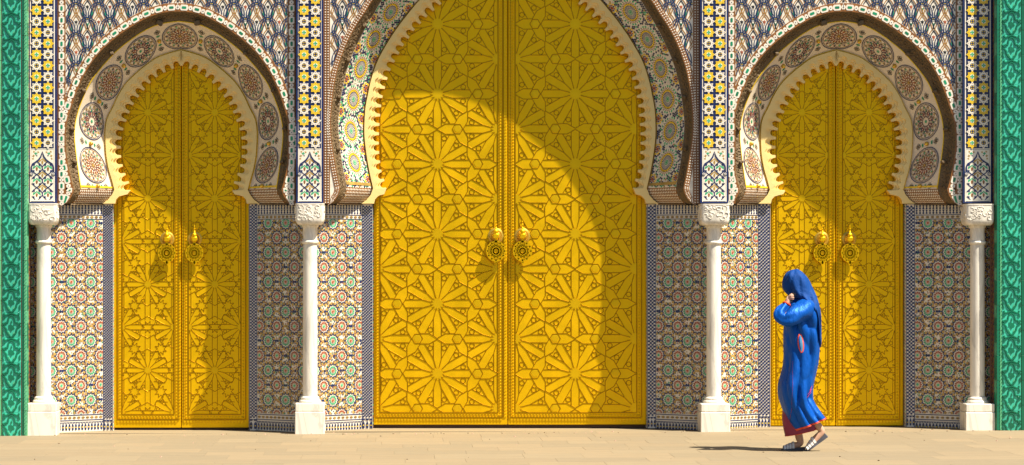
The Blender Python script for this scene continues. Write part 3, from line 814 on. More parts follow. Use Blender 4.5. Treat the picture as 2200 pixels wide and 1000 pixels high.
# ------------------------------------------------------------------ splayed mosaic dados
def rosette_polys(kind, r):
    out = []
    m1, m2 = ('mint', 'red') if kind == 0 else ('red', 'mint')
    for i in range(12):
        a = math.pi/6*i
        out.append((rot2([(r*.62, -r*.145), (r*.78, -r*.19), (r*.96, -r*.12), (r*1.04, 0), (r*.96, r*.12), (r*.78, r*.19), (r*.62, r*.145)], a), m1, .003))
        out.append((rot2(ngon(r*.47, 0, r*.085, 4), a), 'ochre' if kind else 'brown', .003))
    out.append((ngon(0, 0, r*.27, 10), m2, .004))
    return out
ros_src = {}
ROW0 = 479
def make_dado(xs, dS, xe, dE, side, label):
    """side=+1: panel left of a door (column at the start), -1: right of a door"""
    P0, P1 = W(xs, 0, dS), W(xe, 0, dE)
    dx, dy = P1.x-P0.x, P1.y-P0.y; ln = math.hypot(dx, dy); rz = math.atan2(dy, dx)
    g = gz((P0.x+P1.x)/2)
    root = thing('mosaic_dado', label, 'mosaic panel', (P0.x, P0.y, g), rz, 'splayed mosaic dado panels')
    def zc(py): return ZZ(py, .25) - g      # rows measured half way down the splay
    zt_ = zc(439.5)
    b = MB(); b.box((0, 0, 0), (ln, .06, zt_+.02), 'grout'); b.build('backing', root)
    us = (lambda k: ln - k) if side > 0 else (lambda k: k)   # distance from the jamb strip
    zf0, zf1 = zc(890), zc(472)
    for j in range(14):
        zz = zc(ROW0 + 31.75*j); odd = j % 2
        k = 0
        while True:
            d = (6 + 24.4*(2*k + (0 if odd else 1)))*S
            if d > ln - .02: break
            u = us(d); r = 10.4*S; full_ = u-r*1.05 > 0.002 and u+r*1.05 < ln-.002 and zz+r*1.05 < zf1 and zz-r*1.05 > zf0
            if full_ and odd in ros_src: o = copy(ros_src[odd], root, (u, 0, zz))
            else:
                b = MB()
                for pl, m_, h_ in rosette_polys(odd, r):
                    if full_: b.tess(pl, flat, m_, h_)
                    else:
                        c_ = clip([(x+u, y+zz) for x, y in pl], .002, ln-.002, zf0, zf1)
                        if c_: b.tess([(x-u, y-zz) for x, y in c_], flat, m_, h_)
                o = b.build('tile_rosette', root, loc=(u, 0, zz)) if b.v else None
                if full_: ros_src[odd] = o
            k += 1
    # the small tesserae between the rosettes
    b = MB(); pts = []
    for j in range(-1, 15):
        odd = j % 2; zz = zc(ROW0 + 31.75*j)
        for k in range(-1, 5):
            u = us((6 + 24.4*(2*k + (0 if odd else 1)))*S)
            for q in range(12):
                a = math.pi/6*(q+.5); rr = 17.4*S
                pts.append((u+rr*math.cos(a), zz+rr*math.sin(a), 'o', a))
            for q in range(12):
                a = math.pi/6*(q+.5); pts.append((u+12.7*S*math.cos(a), zz+12.7*S*math.sin(a), 't', a))
            for q in range(12):
                a = math.pi/6*q; pts.append((u+15.0*S*math.cos(a), zz+15.0*S*math.sin(a), 'n', a))
            for q in range(6):
                a = math.pi/3*q; pts.append((u+21.8*S*math.cos(a), zz+21.8*S*math.sin(a), 'y', a))
    cen = [(us((6 + 24.4*(2*k + (0 if j % 2 else 1)))*S), zc(ROW0 + 31.75*j)) for j in range(-1, 15) for k in range(-1, 5)]
    pts.sort(key=lambda p: 'onty'.index(p[2]))
    for q in range(5200):
        u, zz = random.uniform(0, ln), random.uniform(zf0, zf1)
        if all((u-cu)**2+(zz-cz)**2 > (12.2*S)**2 for cu, cz in cen): pts.append((u, zz, 'f', random.uniform(0, 6)))
    placed = {}
    for u, zz, kd, a in pts:
        if not (.004 < u < ln-.004 and zf0+.004 < zz < zf1-.004): continue
        lim = {'o': .0172, 'n': .0160, 'y': .0165, 't': .0105, 'f': .0108}[kd]
        key = (int(u/.018), int(zz/.018)); bad = False
        for ex in (-1, 0, 1):
            for ez in (-1, 0, 1):
                for (pu, pz) in placed.get((key[0]+ex, key[1]+ez), ()):
                    if (pu-u)**2+(pz-zz)**2 < lim**2: bad = True
        if bad: continue
        placed.setdefault(key, []).append((u, zz))
        if kd == 'o': pl, m_ = star(u, zz, 3.7*S, 2.7*S, 5, a), 'ochre'
        elif kd == 'n': pl, m_ = star(u, zz, 3.6*S, 1.7*S, 3, a), 'navy'
        elif kd == 't': pl, m_ = star(u, zz, 1.9*S, .9*S, 3, a), 'navy'
        elif kd == 'f': pl, m_ = ngon(u, zz, 1.55*S, 4, a), random.choice(('navy', 'navy', 'ochre', 'green', 'red'))
        else: pl, m_ = ngon(u, zz, 3.1*S, 6, a), 'ochre' if random.random() < .5 else 'navy'
        pl = clip(pl, .002, ln-.002, zf0, zf1)
        if pl: b.tess(pl, flat, m_, .003)
    stuff(b.build('mosaic_field', root))
    b = MB()
    def band(y0, y1, m_): b.box((.0, -.0035, zc(y1)), (ln, .0, zc(y0)), m_)
    band(470.2, 471.6, 'navy'); band(461.3, 462.7, 'navy'); band(891.5, 893.2, 'navy'); band(902.6, 904.2, 'navy')
    for y_ in (466.5, 898):
        k = int(ln/(11*S))
        for i in range(k):
            u = (i+.5)*ln/k
            b.tess([(u-4*S, zc(y_)), (u-2*S, zc(y_-2.6)), (u+2*S, zc(y_-2.6)), (u+4*S, zc(y_)), (u+2*S, zc(y_+2.6)), (u-2*S, zc(y_+2.6))], flat, 'ochre', .003)
            b.tess(ngon(u, zc(y_), 1.3*S, 4), flat, 'black', .004); 
            for q in (-1, 1): b.tess(ngon(u+q*3.2*S, zc(y_), 1.2*S, 4), flat, 'navy', .004)
    k = int(ln/(7.6*S))
    for i in range(k):
        u = (i+.5)*ln/k; hw = ln/k/2
        for y_, sg in ((445, 1), (455, 1)):   # two rows of navy vases
            b.tess([(u-hw*.62, zc(y_-4.2)), (u-hw*.25, zc(y_-4.2)), (u-hw*.2, zc(y_)), (u-hw*.62, zc(y_+3)), (u-hw*.3, zc(y_+4.6)), (u+hw*.3, zc(y_+4.6)), (u+hw*.62, zc(y_+3)), (u+hw*.2, zc(y_)), (u+hw*.25, zc(y_-4.2)), (u+hw*.62, zc(y_-4.2)), (u+hw*.3, zc(y_-1)), (u-hw*.3, zc(y_-1))], flat, 'navy', .003)
        b.tess([(u-hw*.98, zc(907.2)), (u-hw*.1, zc(907.2)), (u-hw*.5, zc(911.4))], flat, 'navy', .003); b.tess([(u+hw*.1, zc(907.2)), (u+hw*.98, zc(907.2)), (u+hw*.5, zc(911.4))], flat, 'navy', .003)
        b.tess([(u-hw*.62, zc(923)), (u-hw*.62, zc(914.5)), (u, zc(910)), (u+hw*.62, zc(914.5)), (u+hw*.62, zc(923)), (u, zc(926))], flat, 'navy', .003)
        b.tess(ngon(u, zc(918.5), 1.7*S, 4), flat, 'yellow', .004)
    stuff(b.build('border_bands', root))
# jamb strips: dark blue dots on white, facing the viewer, and the reveal to the door
def make_strip(xa, xb, doorx, label, g_):
    P0, P1 = W(xa, 0, DC), W(xb, 0, DC); ln = P1.x-P0.x
    root = thing('jamb_strip', label, 'jamb', (P0.x, DC, g_), 0, 'dotted mosaic jambs beside the doors')
    zt_ = ZZ(439.5, DC)-g_
    b = MB(); b.box((0, 0, 0), (ln, DD-DC+.10, zt_), 'white'); b.build('backing', root)
    b = MB(); p = 6.9*S; nx = max(2, round((ln-5*S)/p)); p = (ln-5*S)/nx; z0_ = .13
    for i in range(nx):
        j = 0
        while z0_ + j*p*.5 < zt_-.01:
            if (i+j) % 2 == 0: pass
            z_ = z0_ + j*p*.5; u = 2.5*S + (i + (.5 if j % 2 else 0))*p + p*.25
            if u < ln-3*S and z_ < zt_: b.tess(ngon(u, z_, p*.34, 6), flat, 'navy', .003)
            j += 1
    doorleft = doorx < xa
    for u in ((.6*S, ln-2*S)):
        b.box((u, -.003, .0), (u+1.3*S, 0, zt_), 'navy')
    k = max(1, round(ln/(7.6*S)))
    for i in range(k):
        u = (i+.5)*ln/k; hw = ln/k/2
        b.tess([(u-hw*.62, .022), (u-hw*.62, .065), (u, .088), (u+hw*.62, .065), (u+hw*.62, .022), (u, .012)], flat, 'navy', .0045)
        b.tess([(u-hw*.95, .112), (u+hw*.95, .112), (u+hw*.6, .094), (u-hw*.6, .094)], flat, 'navy', .0045)
        b.tess(ngon(u, .045, 1.7*S, 4), flat, 'yellow', .006)
    # reveal face on the door side
    xr_ = 0 if doorleft else ln; sg = -1 if doorleft else 1
    j = 0
    while .03 + j*.03 < zt_-.02:
        z_ = .03 + j*.03
        b.tess([(.012, z_), (.03, z_-.012), (.048, z_), (.03, z_+.012)], lambda u, v, h: (xr_+sg*h, u, v), ('brown', 'mint', 'navy')[j % 3], .003)
        b.tess([(.060, z_+.012), (.075, z_), (.09, z_+.012), (.075, z_+.024)], lambda u, v, h: (xr_+sg*h, u, v), ('brown', 'brown', 'green')[j % 3], .003)
        j += 1
    stuff(b.build('strip_tesserae', root))
bays = ((95, 221, 243, 534, 553, 666.5, 'the small gate nobody passes'), (666.5, 777, 801, 1389, 1410, 1532.5, 'the big central gate'), (1532.5, 1628, 1655, 1945, 1966, 2098, 'the small gate behind the woman'))
make_dado(52, .10, 93, .05, 1, 'narrow dark mosaic strip between the outer column and green pier far from the woman')
make_dado(2100, .05, 2150, .10, -1, 'narrow dark mosaic strip between the outer column and green pier near the woman')
for a, s0, s1, s2, s3, c, nm in bays:
    make_dado(a+2, .05, s0, DC, 1, 'sunlit mosaic rosette dado beside %s' % nm)
    make_dado(s3, DC, c-2, .05, -1, 'shaded mosaic rosette dado beside %s' % nm)
    make_strip(s0, s1, 9999, 'narrow dotted jamb by the sunlit dado of %s' % nm, gz(W(s0, 0).x))
    make_strip(s2+1, s3, -9999, 'narrow dotted jamb by the shaded dado of %s' % nm, gz(W(s3, 0).x))

# ------------------------------------------------------------------ green piers
def relief_tile_mesh():
    b = MB(); w_, h_ = 20*S, 26.7*S; mp = flat
    b.box((-w_+.0007, 0, -h_+.0007), (w_-.0007, .012, h_-.0007), 'pier_light', bev=.002)
    def rib(pts, wd=4.2):
        for q in (1, -1):
            p2 = [(q*x*S, y*S) for x, y in pts]
            n = len(p2)
            for i in range(n-1):   # strap with bevelled sides
                (x0_, y0_), (x1_, y1_) = p2[i], p2[i+1]; dx, dy = x1_-x0_, y1_-y0_; k = math.hypot(dx, dy) or 1
                nx_, ny_ = -dy/k*wd/2*S, dx/k*wd/2*S; ex, ey = dx/k*.3*S, dy/k*.3*S
                o = [(x0_+nx_-ex, y0_+ny_-ey), (x1_+nx_+ex, y1_+ny_+ey), (x1_-nx_+ex, y1_-ny_+ey), (x0_-nx_-ex, y0_-ny_-ey)]
                t_ = [(x0_+nx_*.6, y0_+ny_*.6), (x1_+nx_*.6, y1_+ny_*.6), (x1_-nx_*.6, y1_-ny_*.6), (x0_-nx_*.6, y0_-ny_*.6)]
                vo = [mp(u, v, .0005) for u, v in o] + [mp(u, v, .008 + .0002*i) for u, v in t_]
                b.mesh(vo, [(4,5,6,7),(0,1,5,4),(1,2,6,5),(2,3,7,6),(3,0,4,7)], 'pier_dark')
    # stepped ogee strap
    rib([(0, 21), (4, 19), (6.5, 14), (7.5, 8), (8.5, 5), (13.5, 5), (14.5, .5), (17, 2.5), (19, 5)])
    rib([(19.3, -1), (15.5, -3.5), (11.5, -8), (10, -15), (7, -20), (2, -24.5), (0, -26)])
    rib([(0, 25.5), (8, 22.5), (9.5, 21), (15, 21.2), (16, 25.5)])
    rib([(16.5, 19), (17.5, 13), (13, 16)], 2.6)
    # palmette leaf
    for q in (1, -1):
        for pl in ([(0, 11), (1.8, 6), (0, 2)], [(0, 1), (2, -1), (5.5, 1.5), (5, -3.5), (7, -7), (3.4, -7.5), (1.2, -12), (0, -13)]):
            p2 = [(q*x*S, y*S) for x, y in pl]; b.tess(p2 if q > 0 else p2[::-1], mp, 'pier_dark', .006)
        b.tess([(q*x*S, y*S) for x, y in [(16, -12), (19.4, -9), (19.4, -20), (15, -22), (17, -17)]], mp, 'pier_dark', .006)
        b.tess([(q*x*S, y*S) for x, y in [(4, -16), (6.5, -13), (6, -17.5), (3, -20)]], mp, 'pier_edge', .004)
    return b
rsrc = None
EP = .19
for (a, c, by, label, strips) in ((-22, 58, 936, 'green glazed tile pier beside the smaller gate with nobody in front', ((-22, 3), (47.5, 58))), (2141, 2232, 922, 'green glazed tile pier behind the walking woman', ((2141, 2152), (2193.5, 2232)))):
    d = -EP; X0, X1 = W(a, 0, d).x, W(c, 0, d).x; g = gz((X0+X1)/2)
    root = thing('green_pier', label, 'pier', ((X0+X1)/2, d, g), 0, 'green tiled piers at the ends of the facade')
    xo = (X0+X1)/2; H = ZZ(TOPY)-g
    b = MB(); b.box((X0-xo, .0, -.02), (X1-xo, EP+.45, H), 'plaster'); b.build('core', root)
    cx = W(25 if a < 0 else 2172.5, 0, d).x - xo
    n = 21; z0_ = ZZ(by+5 if a < 0 else by+14, d)-g
    for i in range(n):
        z_ = z0_ + (26.7 + i*53.4)*S
        if rsrc is None: o = relief_tile_mesh().build('relief_tile', root); rsrc = o
        else: o = copy(rsrc, root)
        o.location = (cx, -.012, z_)
    for (sa, sb_) in strips:
        xa, xb = W(sa, 0, d).x-xo, W(sb_, 0, d).x-xo
        n2 = int(H/.24)
        b = MB(); xm = xa+(xb-xa)*.42 if a < 0 else xb-(xb-xa)*.42
        for i in range(n2):
            za, zb = i*.24, (i+1)*.24-.002
            b.box((min(xa, xm)+.0005, -.012 - .001*(i % 3), za), (xm-.001, 0, zb), 'pier_dark' if a < 0 else 'pier_dark', bev=.002)
            b.box((xm+.001, -.013 - .001*((i+1) % 3), za), (xb-.0005, 0, zb), 'pier_edge', bev=.002)
        if sb_-sa < 20:
            for i in range(int(H/.018)):
                u = (xm+xb)/2 + (.008 if i % 2 else -.008)
                b.tess(ngon(u, .01+i*.018, .0042, 4), flat, 'pier_dark', .018, .004)
        b.build('edge_border', root)
    # inner side: mosaic on rose plaster with a green nosing
    sx = X1-xo if a < 0 else X0-xo; sg = 1 if a < 0 else -1
    b = MB(); mp = lambda u, v, h: (sx+sg*h, u, v)
    for i in range(int(H/.12)):
        b.tess([(.0, i*.12), (.075, i*.12), (.075, i*.12+.118), (.0, i*.12+.118)], mp, 'green' if i % 3 else 'pier_edge', .006)
    for i in range(int(H/.026)):
        for j in range(5):
            b.tess(ngon(.10+j*.027, .012+i*.026 + (.013 if j % 2 else 0), .0085, 5), mp, ('brown', 'red', 'ochre', 'navy')[(i+j) % 4], .004)
    stuff(b.build('side_mosaic', root))

# ------------------------------------------------------------------ doors
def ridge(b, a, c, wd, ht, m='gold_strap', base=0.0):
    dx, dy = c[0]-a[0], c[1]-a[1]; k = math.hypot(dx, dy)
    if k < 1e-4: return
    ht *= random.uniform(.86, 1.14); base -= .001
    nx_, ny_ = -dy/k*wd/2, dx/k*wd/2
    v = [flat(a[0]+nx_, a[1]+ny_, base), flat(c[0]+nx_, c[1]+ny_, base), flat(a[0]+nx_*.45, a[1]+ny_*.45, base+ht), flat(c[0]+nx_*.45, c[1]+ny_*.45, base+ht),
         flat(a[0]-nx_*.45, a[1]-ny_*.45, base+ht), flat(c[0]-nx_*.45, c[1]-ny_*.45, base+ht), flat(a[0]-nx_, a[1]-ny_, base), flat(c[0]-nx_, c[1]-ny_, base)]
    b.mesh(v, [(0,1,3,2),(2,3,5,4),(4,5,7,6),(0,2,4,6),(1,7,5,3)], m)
def rosette_lines(A, w_, n=12):
    """segments and petals of a twelve petalled star of apothem A"""
    seg, pet = [], []
    st = math.pi/n; r0 = A*.165; rb = w_/math.sin(st); r2 = A - w_/math.sqrt(3)
    for k in range(n):
        a = 2*math.pi*k/n
        T = .5*math.tan(st)+.8660; t = A*math.tan(st)/T; Bp = (A-.5*t, .866*t)
        s1, s2 = (r2, w_), (r2, -w_); i1, i2 = (rb*math.cos(st), w_), (rb*math.cos(st), -w_)
        c1, c2 = (r0*math.cos(st), r0*math.sin(st)), (r0*math.cos(st), -r0*math.sin(st))
        pet.append(rot2([(A*.98, 0), s1, i1, c1, c2, i2, s2], a))
        for p, q in (((A, 0), Bp), ((A, 0), (Bp[0], -Bp[1])), (s1, i1), (s2, i2), (i1, c1)): seg.append(tuple(rot2([p, q], a)))
        hx = rot2(ngon(A*.775, 0, w_*.66, 6), a+st)
        for q in range(6): seg.append((hx[q], hx[(q+1) % 6]))
    return seg, pet
def star_part(A, w_, wd, ht, window=None, petal=False):
    b = MB(); seg, pet = rosette_lines(A, w_)
    big = window or (-9, 9, -9, 9)
    if petal:
        for pl in pet:
            cx = sum(p[0] for p in pl)/len(pl); cy = sum(p[1] for p in pl)/len(pl)
            q = [(cx+(x-cx)*.90, cy+(y-cy)*.90) for x, y in pl]; q = clip(q, *big)
            if q: b.tess(q, flat, 'gold', ht*.30, cham=.004)
    for a, c in seg:
        r_ = clipseg(a, c, *big)
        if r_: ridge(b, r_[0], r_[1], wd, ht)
    sp = clip(star(0, 0, A*.205, A*.12, 12), *big)
    if sp: b.tess(sp, flat, 'gold_relief', ht*.7)
    return b
STAR = {}
def knocker(root, x, z_, scale, d0):
    b = MB(); b.lathe([(.078, 0), (.078, .006), (.066, .012), (.060, .014), (.050, .010), (.030, .03), (.022, .05)], 'brass_dark', 24)
    k = b.build('door_knocker', root, smooth=40); k.location = (x, d0, z_+.155*scale); k.rotation_euler = (R(90), 0, 0); k.scale = (scale,)*3
    def sub(b, name, loc, rot=(0, 0, 0)):
        o = b.build(name, k, smooth=40); o.location = loc; o.rotation_euler = rot; return o
    # child space: local z points to the viewer, local y is up
    b = MB(); b.box((-.026, -.026, .02), (.026, .022, .082), 'gold_relief', bev=.006); b.lathe([(.03, .062), (.034, .068), (.03, .074)], 'gold_relief', 12)
    sub(b, 'hinge_block', (0, 0, 0))
    b = MB(); b.lathe([(.008, .0), (.022, .008), (.027, .022), (.022, .038), (.011, .046), (.009, .054), (.012, .060), (.007, .068), (.005, .082), (.009, .089), (.009, .093), (.004, .098), (.003, .112), (.006, .118), (.003, .124), (.001, .142)], 'gold_relief', 14)
    sub(b, 'finial', (0, .018, .058), (R(-90), 0, 0))
    b = MB(); rr = .088; yc = -.150; dz = .062; th = .007
    def pt(u, v, h): return (u, yc+v, dz+h)
    def bar(p, q, w_):
        dx, dy = q[0]-p[0], q[1]-p[1]; kk = math.hypot(dx, dy); nx_, ny_ = -dy/kk*w_/2, dx/kk*w_/2
        c4 = [(p[0]+nx_, p[1]+ny_), (q[0]+nx_, q[1]+ny_), (q[0]-nx_, q[1]-ny_), (p[0]-nx_, p[1]-ny_)]
        b.mesh([pt(*c, th) for c in c4] + [pt(*c, -th) for c in c4], [(0,1,2,3),(7,6,5,4),(0,4,5,1),(1,5,6,2),(2,6,7,3),(3,7,4,0)], 'gold_relief')
    N_ = 28
    for i in range(N_):
        a0, a1 = 2*math.pi*i/N_, 2*math.pi*(i+1)/N_
        bar((rr*math.cos(a0), rr*1.08*math.sin(a0)), (rr*math.cos(a1), rr*1.08*math.sin(a1)), .016)
    for i in range(12):     # pierced twelve fold star
        a0 = 2*math.pi*i/12
        for st_ in (4, 5):
            a1 = a0+2*math.pi*st_/12; bar((rr*math.cos(a0), rr*1.08*math.sin(a0)), (rr*math.cos(a1), rr*1.08*math.sin(a1)), .0075)
    for i in range(12):
        a0, a1 = 2*math.pi*i/12, 2*math.pi*(i+1)/12
        bar((.030*math.cos(a0), .030*math.sin(a0)), (.030*math.cos(a1), .030*math.sin(a1)), .010)
    bar((0, -rr*1.05), (0, -rr*1.38), .018); bar((-.014, -rr*1.22), (.014, -rr*1.22), .02); bar((0, rr*1.0), (0, rr*1.45), .026)
    b.mesh([pt(x_, y_, -.004) for x_, y_ in ngon(0, 0, .028, 12)], [tuple(range(12))], 'gold_relief')
    sub(b, 'pierced_disc', (0, 0, 0))
    return k
def make_leaf(x0p, x1p, bot, topy, fx0, fx1, fbot, ftop, stars, A, w_, wd, ht, label, group, main, knx, kny, inner, ksc):
    P0, P1 = W(x0p, bot, DD), W(x1p, bot, DD); kk = (L+DD)/L; ox = (P0.x+P1.x)/2; oz = P0.z
    root = thing('door_leaf', label, 'door', (ox, DD, oz), 0, group)
    def U(px): return W(px, 0, DD).x - ox
    def V(py): return ZZ(py, DD) - oz
    H = V(topy); hw = (P1.x-P0.x)/2
    b = MB(); b.box((-hw, 0, .012), (hw, .07, H), 'gold', bev=.004)
    for k in range(int(H/.62)+1): pass
    b.build('leaf_body', root)
    win = (U(fx0), U(fx1), V(fbot), V(ftop))
    # frame mouldings round the field
    b = MB()
    for off, hh in ((0, .010), (10.5*S, .012)):
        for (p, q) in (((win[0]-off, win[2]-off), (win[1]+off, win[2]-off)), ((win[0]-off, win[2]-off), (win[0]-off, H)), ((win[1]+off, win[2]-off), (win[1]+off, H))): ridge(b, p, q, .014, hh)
    b.build('frame_moulding', root)
    # rows of studs
    b = MB(); hexa = [(math.cos(i*math.pi/3), math.sin(i*math.pi/3)) for i in range(6)]
    def stud(x_, z_, r_=.0105):
        v = [flat(x_+c*r_, z_+s_*r_, 0) for c, s_ in hexa] + [flat(x_+c*r_*.7, z_+s_*r_*.7, r_*.65) for c, s_ in hexa] + [flat(x_, z_, r_*.95)]
        b.mesh(v, [(i, (i+1) % 6, 6+(i+1) % 6, 6+i) for i in range(6)] + [(6+i, 6+(i+1) % 6, 12) for i in range(6)], 'gold_relief')
    z_ = win[2]-5.2*S
    while z_ < H:
        stud(win[0]-5.2*S, z_); stud(win[1]+5.2*S, z_); z_ += 6.8*S
    x_ = win[0]-5.2*S + 6.8*S
    while x_ < win[1]+3*S: stud(x_, win[2]-5.2*S); x_ += 6.8*S
    stuff(b.build('stud_rows', root))
    # tongue fringe under and beside the studs
    b = MB(); x_ = win[0]-8*S
    def tongue(px_, pz_, vert):
        pl = [(-.013, .012), (.013, .012), (.014, 0), (.008, -.014), (0, -.018), (-.008, -.014), (-.014, 0)]
        if vert: pl = [(y_*vert*-1, x__) for x__, y_ in pl]
        b.tess([(px_+u, pz_+v) for u, v in pl], flat, 'gold_relief', .009, cham=.003)
    while x_ < win[1]+9*S: tongue(x_, win[2]-15*S, 0); x_ += 7*S
    z_ = win[2]-8*S
    while z_ < H:
        if inner > 0: tongue(win[1]+min(14.8*S, hw-win[1]-4.6*S), z_, 1)
        else: tongue(win[0]-min(14.8*S, hw+win[0]-4.6*S), z_, -1)
        z_ += 7*S
    stuff(b.build('tongue_fringe', root))
    tall = H
    # big star reliefs
    for (sx, sy) in stars:
        cx, cz = U(sx), V(sy); loc = (win[0]-cx, win[1]-cx, win[2]-cz, win[3]-cz)
        fl = loc[0] < -A and loc[1] > A and loc[2] < -A and loc[3] > A
        if fl and A in STAR: o = copy(STAR[A], root)
        else:
            b = star_part(A, w_, wd, ht, None if fl else loc)
            if not b.v: continue
            o = b.build('star_relief', root)
            if fl: STAR[A] = o
        o.location = (cx, 0, cz)
    # filling straps between the stars
    b = MB()
    seen = set()
    def seg(p, q):
        kq = tuple(sorted(((round(p[0], 2), round(p[1], 2)), (round(q[0], 2), round(q[1], 2)))))
        if kq in seen: return
        seen.add(kq)
        r_ = clipseg(p, q, *win)
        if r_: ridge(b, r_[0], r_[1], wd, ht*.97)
    done = []
    S_ = [(U(a_), V(c_)) for a_, c_ in stars]
    if main:
        for i, p in enumerate(S_):
            for q in S_[i+1:]:
                for r_ in S_:
                    pass
        dxx, dyy = 129.5*S*kk, 75.1*S*kk
        for (cx, cz) in S_:
            for q in (1, -1):
                hx, hz = cx+q*dxx*2/3*1.0, cz
                key = (round(hx, 2), round(hz, 2))
                if key in done: continue
                done.append(key); h6 = ngon(hx, hz, 11.6*S, 6, 0)
                for i in range(6): seg(h6[i], h6[(i+1) % 6])
                pl = clip(ngon(hx, hz, 9.5*S, 6, 0), *win)
                if pl: b.tess(pl, flat, 'gold_relief', ht*.4, cham=.008)
    else:
        small = []
        for i, p in enumerate(S_):
            for q in S_[i+1:]:
                dd = math.hypot(p[0]-q[0], p[1]-q[1])
                if .3 < dd < .56: small.append(((p[0]+q[0])/2, (p[1]+q[1])/2))
        for (cx, cz) in S_:
            for q in (-1, 1): small.append((cx, cz+q*92.3*S*kk))
        for (cx, cz) in small:
            if (round(cx, 2), round(cz, 2)) in done: continue
            done.append((round(cx, 2), round(cz, 2)))
            st_ = star(cx, cz, 14*S, 7*S, 8, math.pi/8)
            for i in range(16): seg(st_[i], st_[(i+1) % 16])
        for (cx, cz) in S_:
            for q in (-1, 1):
                for s_ in (-1, 1):
                    seg((cx+q*A*.9, cz+s_*w_), (cx+q*62*S, cz+s_*w_))
                    seg((cx+s_*w_, cz+q*A*.9), (cx+s_*w_, cz+q*78*S))
                    seg((cx+q*14*S, cz+s_*78*S), (cx, cz+s_*70*S)); seg((cx+q*14*S, cz+s_*78*S), (cx+q*20*S, cz+s_*66*S)); seg((cx+q*20*S, cz+s_*66*S), (cx+q*44*S, cz+s_*70*S))
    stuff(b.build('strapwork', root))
    knocker(root, U(knx), V(kny), ksc, -.002)
MA, MW = 75.5*S, 8.7*S
sl_ = [(940, 803-150.2*k) for k in range(-1, 8)] + [(x, 728-150.2*k) for k in range(-1, 7) for x in (810.5, 1069.5)]
sr_ = [(1236, 803-150.2*k) for k in range(-1, 8)] + [(x, 728-150.2*k) for k in range(-1, 7) for x in (1106.5, 1365.5)]
make_leaf(803, 1090.3, 915.5, -150, 816.5, 1070, 887, -140, sl_, MA, MW, .0098, .0058, 'largest brass door leaf, mostly sunlit, of the central gate', 'brass leaves of the central gate', True, 1065, 541, 1, 1.0)
make_leaf(1091.7, 1388.5, 915.5, -150, 1107, 1368, 887, -140, sr_, MA, MW, .0098, .0058, 'large brass door leaf half in curved shadow, of the central gate', 'brass leaves of the central gate', True, 1122, 541, -1, 1.0)
def small_stars(cx, hx): return [(cx, 242+184.6*k-184.6) for k in range(6)] + [(x, 334+184.6*k-184.6) for k in range(5) for x in (cx-hx, cx+hx)]
SA, SW = 47*S, 5.6*S
for (c0, who) in ((389.5, 'of the gate nobody passes'), (1795, 'of the gate behind the woman')):
    make_leaf(c0-145, c0-.7, 922 if c0 < 999 else 917.5, 100, c0-127, c0-15.5, 891, 110, small_stars(c0-72, 56.5), SA, SW, .0078, .0044, 'small brass door leaf with sunlit lower part, ' + who, 'brass leaves of the side gates', False, c0-30, 545, 1, .92)
    make_leaf(c0+.7, c0+145.5, 922 if c0 < 999 else 917.5, 100, c0+15.5, c0+128, 891, 110, small_stars(c0+72, 56.5), SA, SW, .0078, .0044, 'small brass door leaf mostly in shadow, ' + who, 'brass leaves of the side gates', False, c0+29, 545, -1, .92)

# ------------------------------------------------------------------ the walking woman
def extra(name, col, **k):
    M[name] = mat(name, col, **k); MI[name] = len(ML); ML.append(M[name])
extra('satin', (0.001, 0.076, 0.37), spec=0.2, rough=0.46, metal=0.3, var=0.12, vscale=5, bump=0.020, bscale=14, stretch=(1, 1, .3))
extra('scarf_cloth', (0.0, 0.042, 0.20), spec=0.2, rough=0.7, var=0.12, vscale=7, bump=0.025, bscale=10, stretch=(1, 1, .35))
M['satin'].node_tree.nodes['Principled BSDF'].inputs['Sheen Weight'].default_value = 0.0
extra('hem_red', (0.62, 0.06, 0.015), rough=0.6)
extra('maroon', (0.22, 0.012, 0.045), rough=0.6, var=.1)
extra('skin', (0.50, 0.29, 0.19), rough=0.5, var=.05)
extra('strap_white', (0.72, 0.68, 0.62), rough=0.5)
extra('sole', (0.06, 0.06, 0.075), rough=0.6)
extra('phone_black', (0.012, 0.012, 0.015), rough=0.25)
extra('pale_blue', (0.06, 0.22, 0.38), rough=0.5)
extra('magenta', (0.45, 0.06, 0.28), rough=0.6)
DW = -2.85
def wp(px, py, o=0.0): 
    p = W(px, py, DW); return Vector((p.x, DW + o, p.z))
feet = wp(1712, 968); pg = gz(feet.x); dz = pg + .001 - feet.z
def wq(px, py, o=0.0): return wp(px, py, o) + Vector((0, 0, dz))
# body: one continuous skin grown over a posed skeleton
verts = []; edges = []; rads = []
def J(p, r, par=None):
    verts.append(p); rads.append(r); i = len(verts)-1
    if par is not None: edges.append((par, i))
    return i
pel = J(wq(1720, 775), .085); sp1 = J(wq(1721, 730), .08, pel); sp2 = J(wq(1722, 680), .085, sp1); nb = J(wq(1721, 648), .055, sp2); nk = J(wq(1715, 635), .046, nb)
h1 = J(wq(1709, 618), .070, nk); h2 = J(wq(1707, 600), .078, h1); h3 = J(wq(1708, 588), .055, h2)
j_ = J(wq(1698, 624), .040, h1); nz_ = J(wq(1692, 612), .026, h2)
lsh = J(wq(1727, 658, -.13), .055, sp2); lel = J(wq(1673, 683, -.205), .034, lsh); lmi = J(wq(1669.5, 672, -.186), .026, lel); lmj = J(wq(1676, 663, -.163), .023, lmi); lwr = J(wq(1685.5, 653, -.135), .022, lmj); lpa = J(wq(1689, 641, -.12), .027, lwr)
rsh = J(wq(1727, 658, .13), .055, sp2); rel = J(wq(1728, 715, .17), .040, rsh); rwr = J(wq(1712, 765, .16), .026, rel); rha = J(wq(1708, 782, .15), .028, rwr)
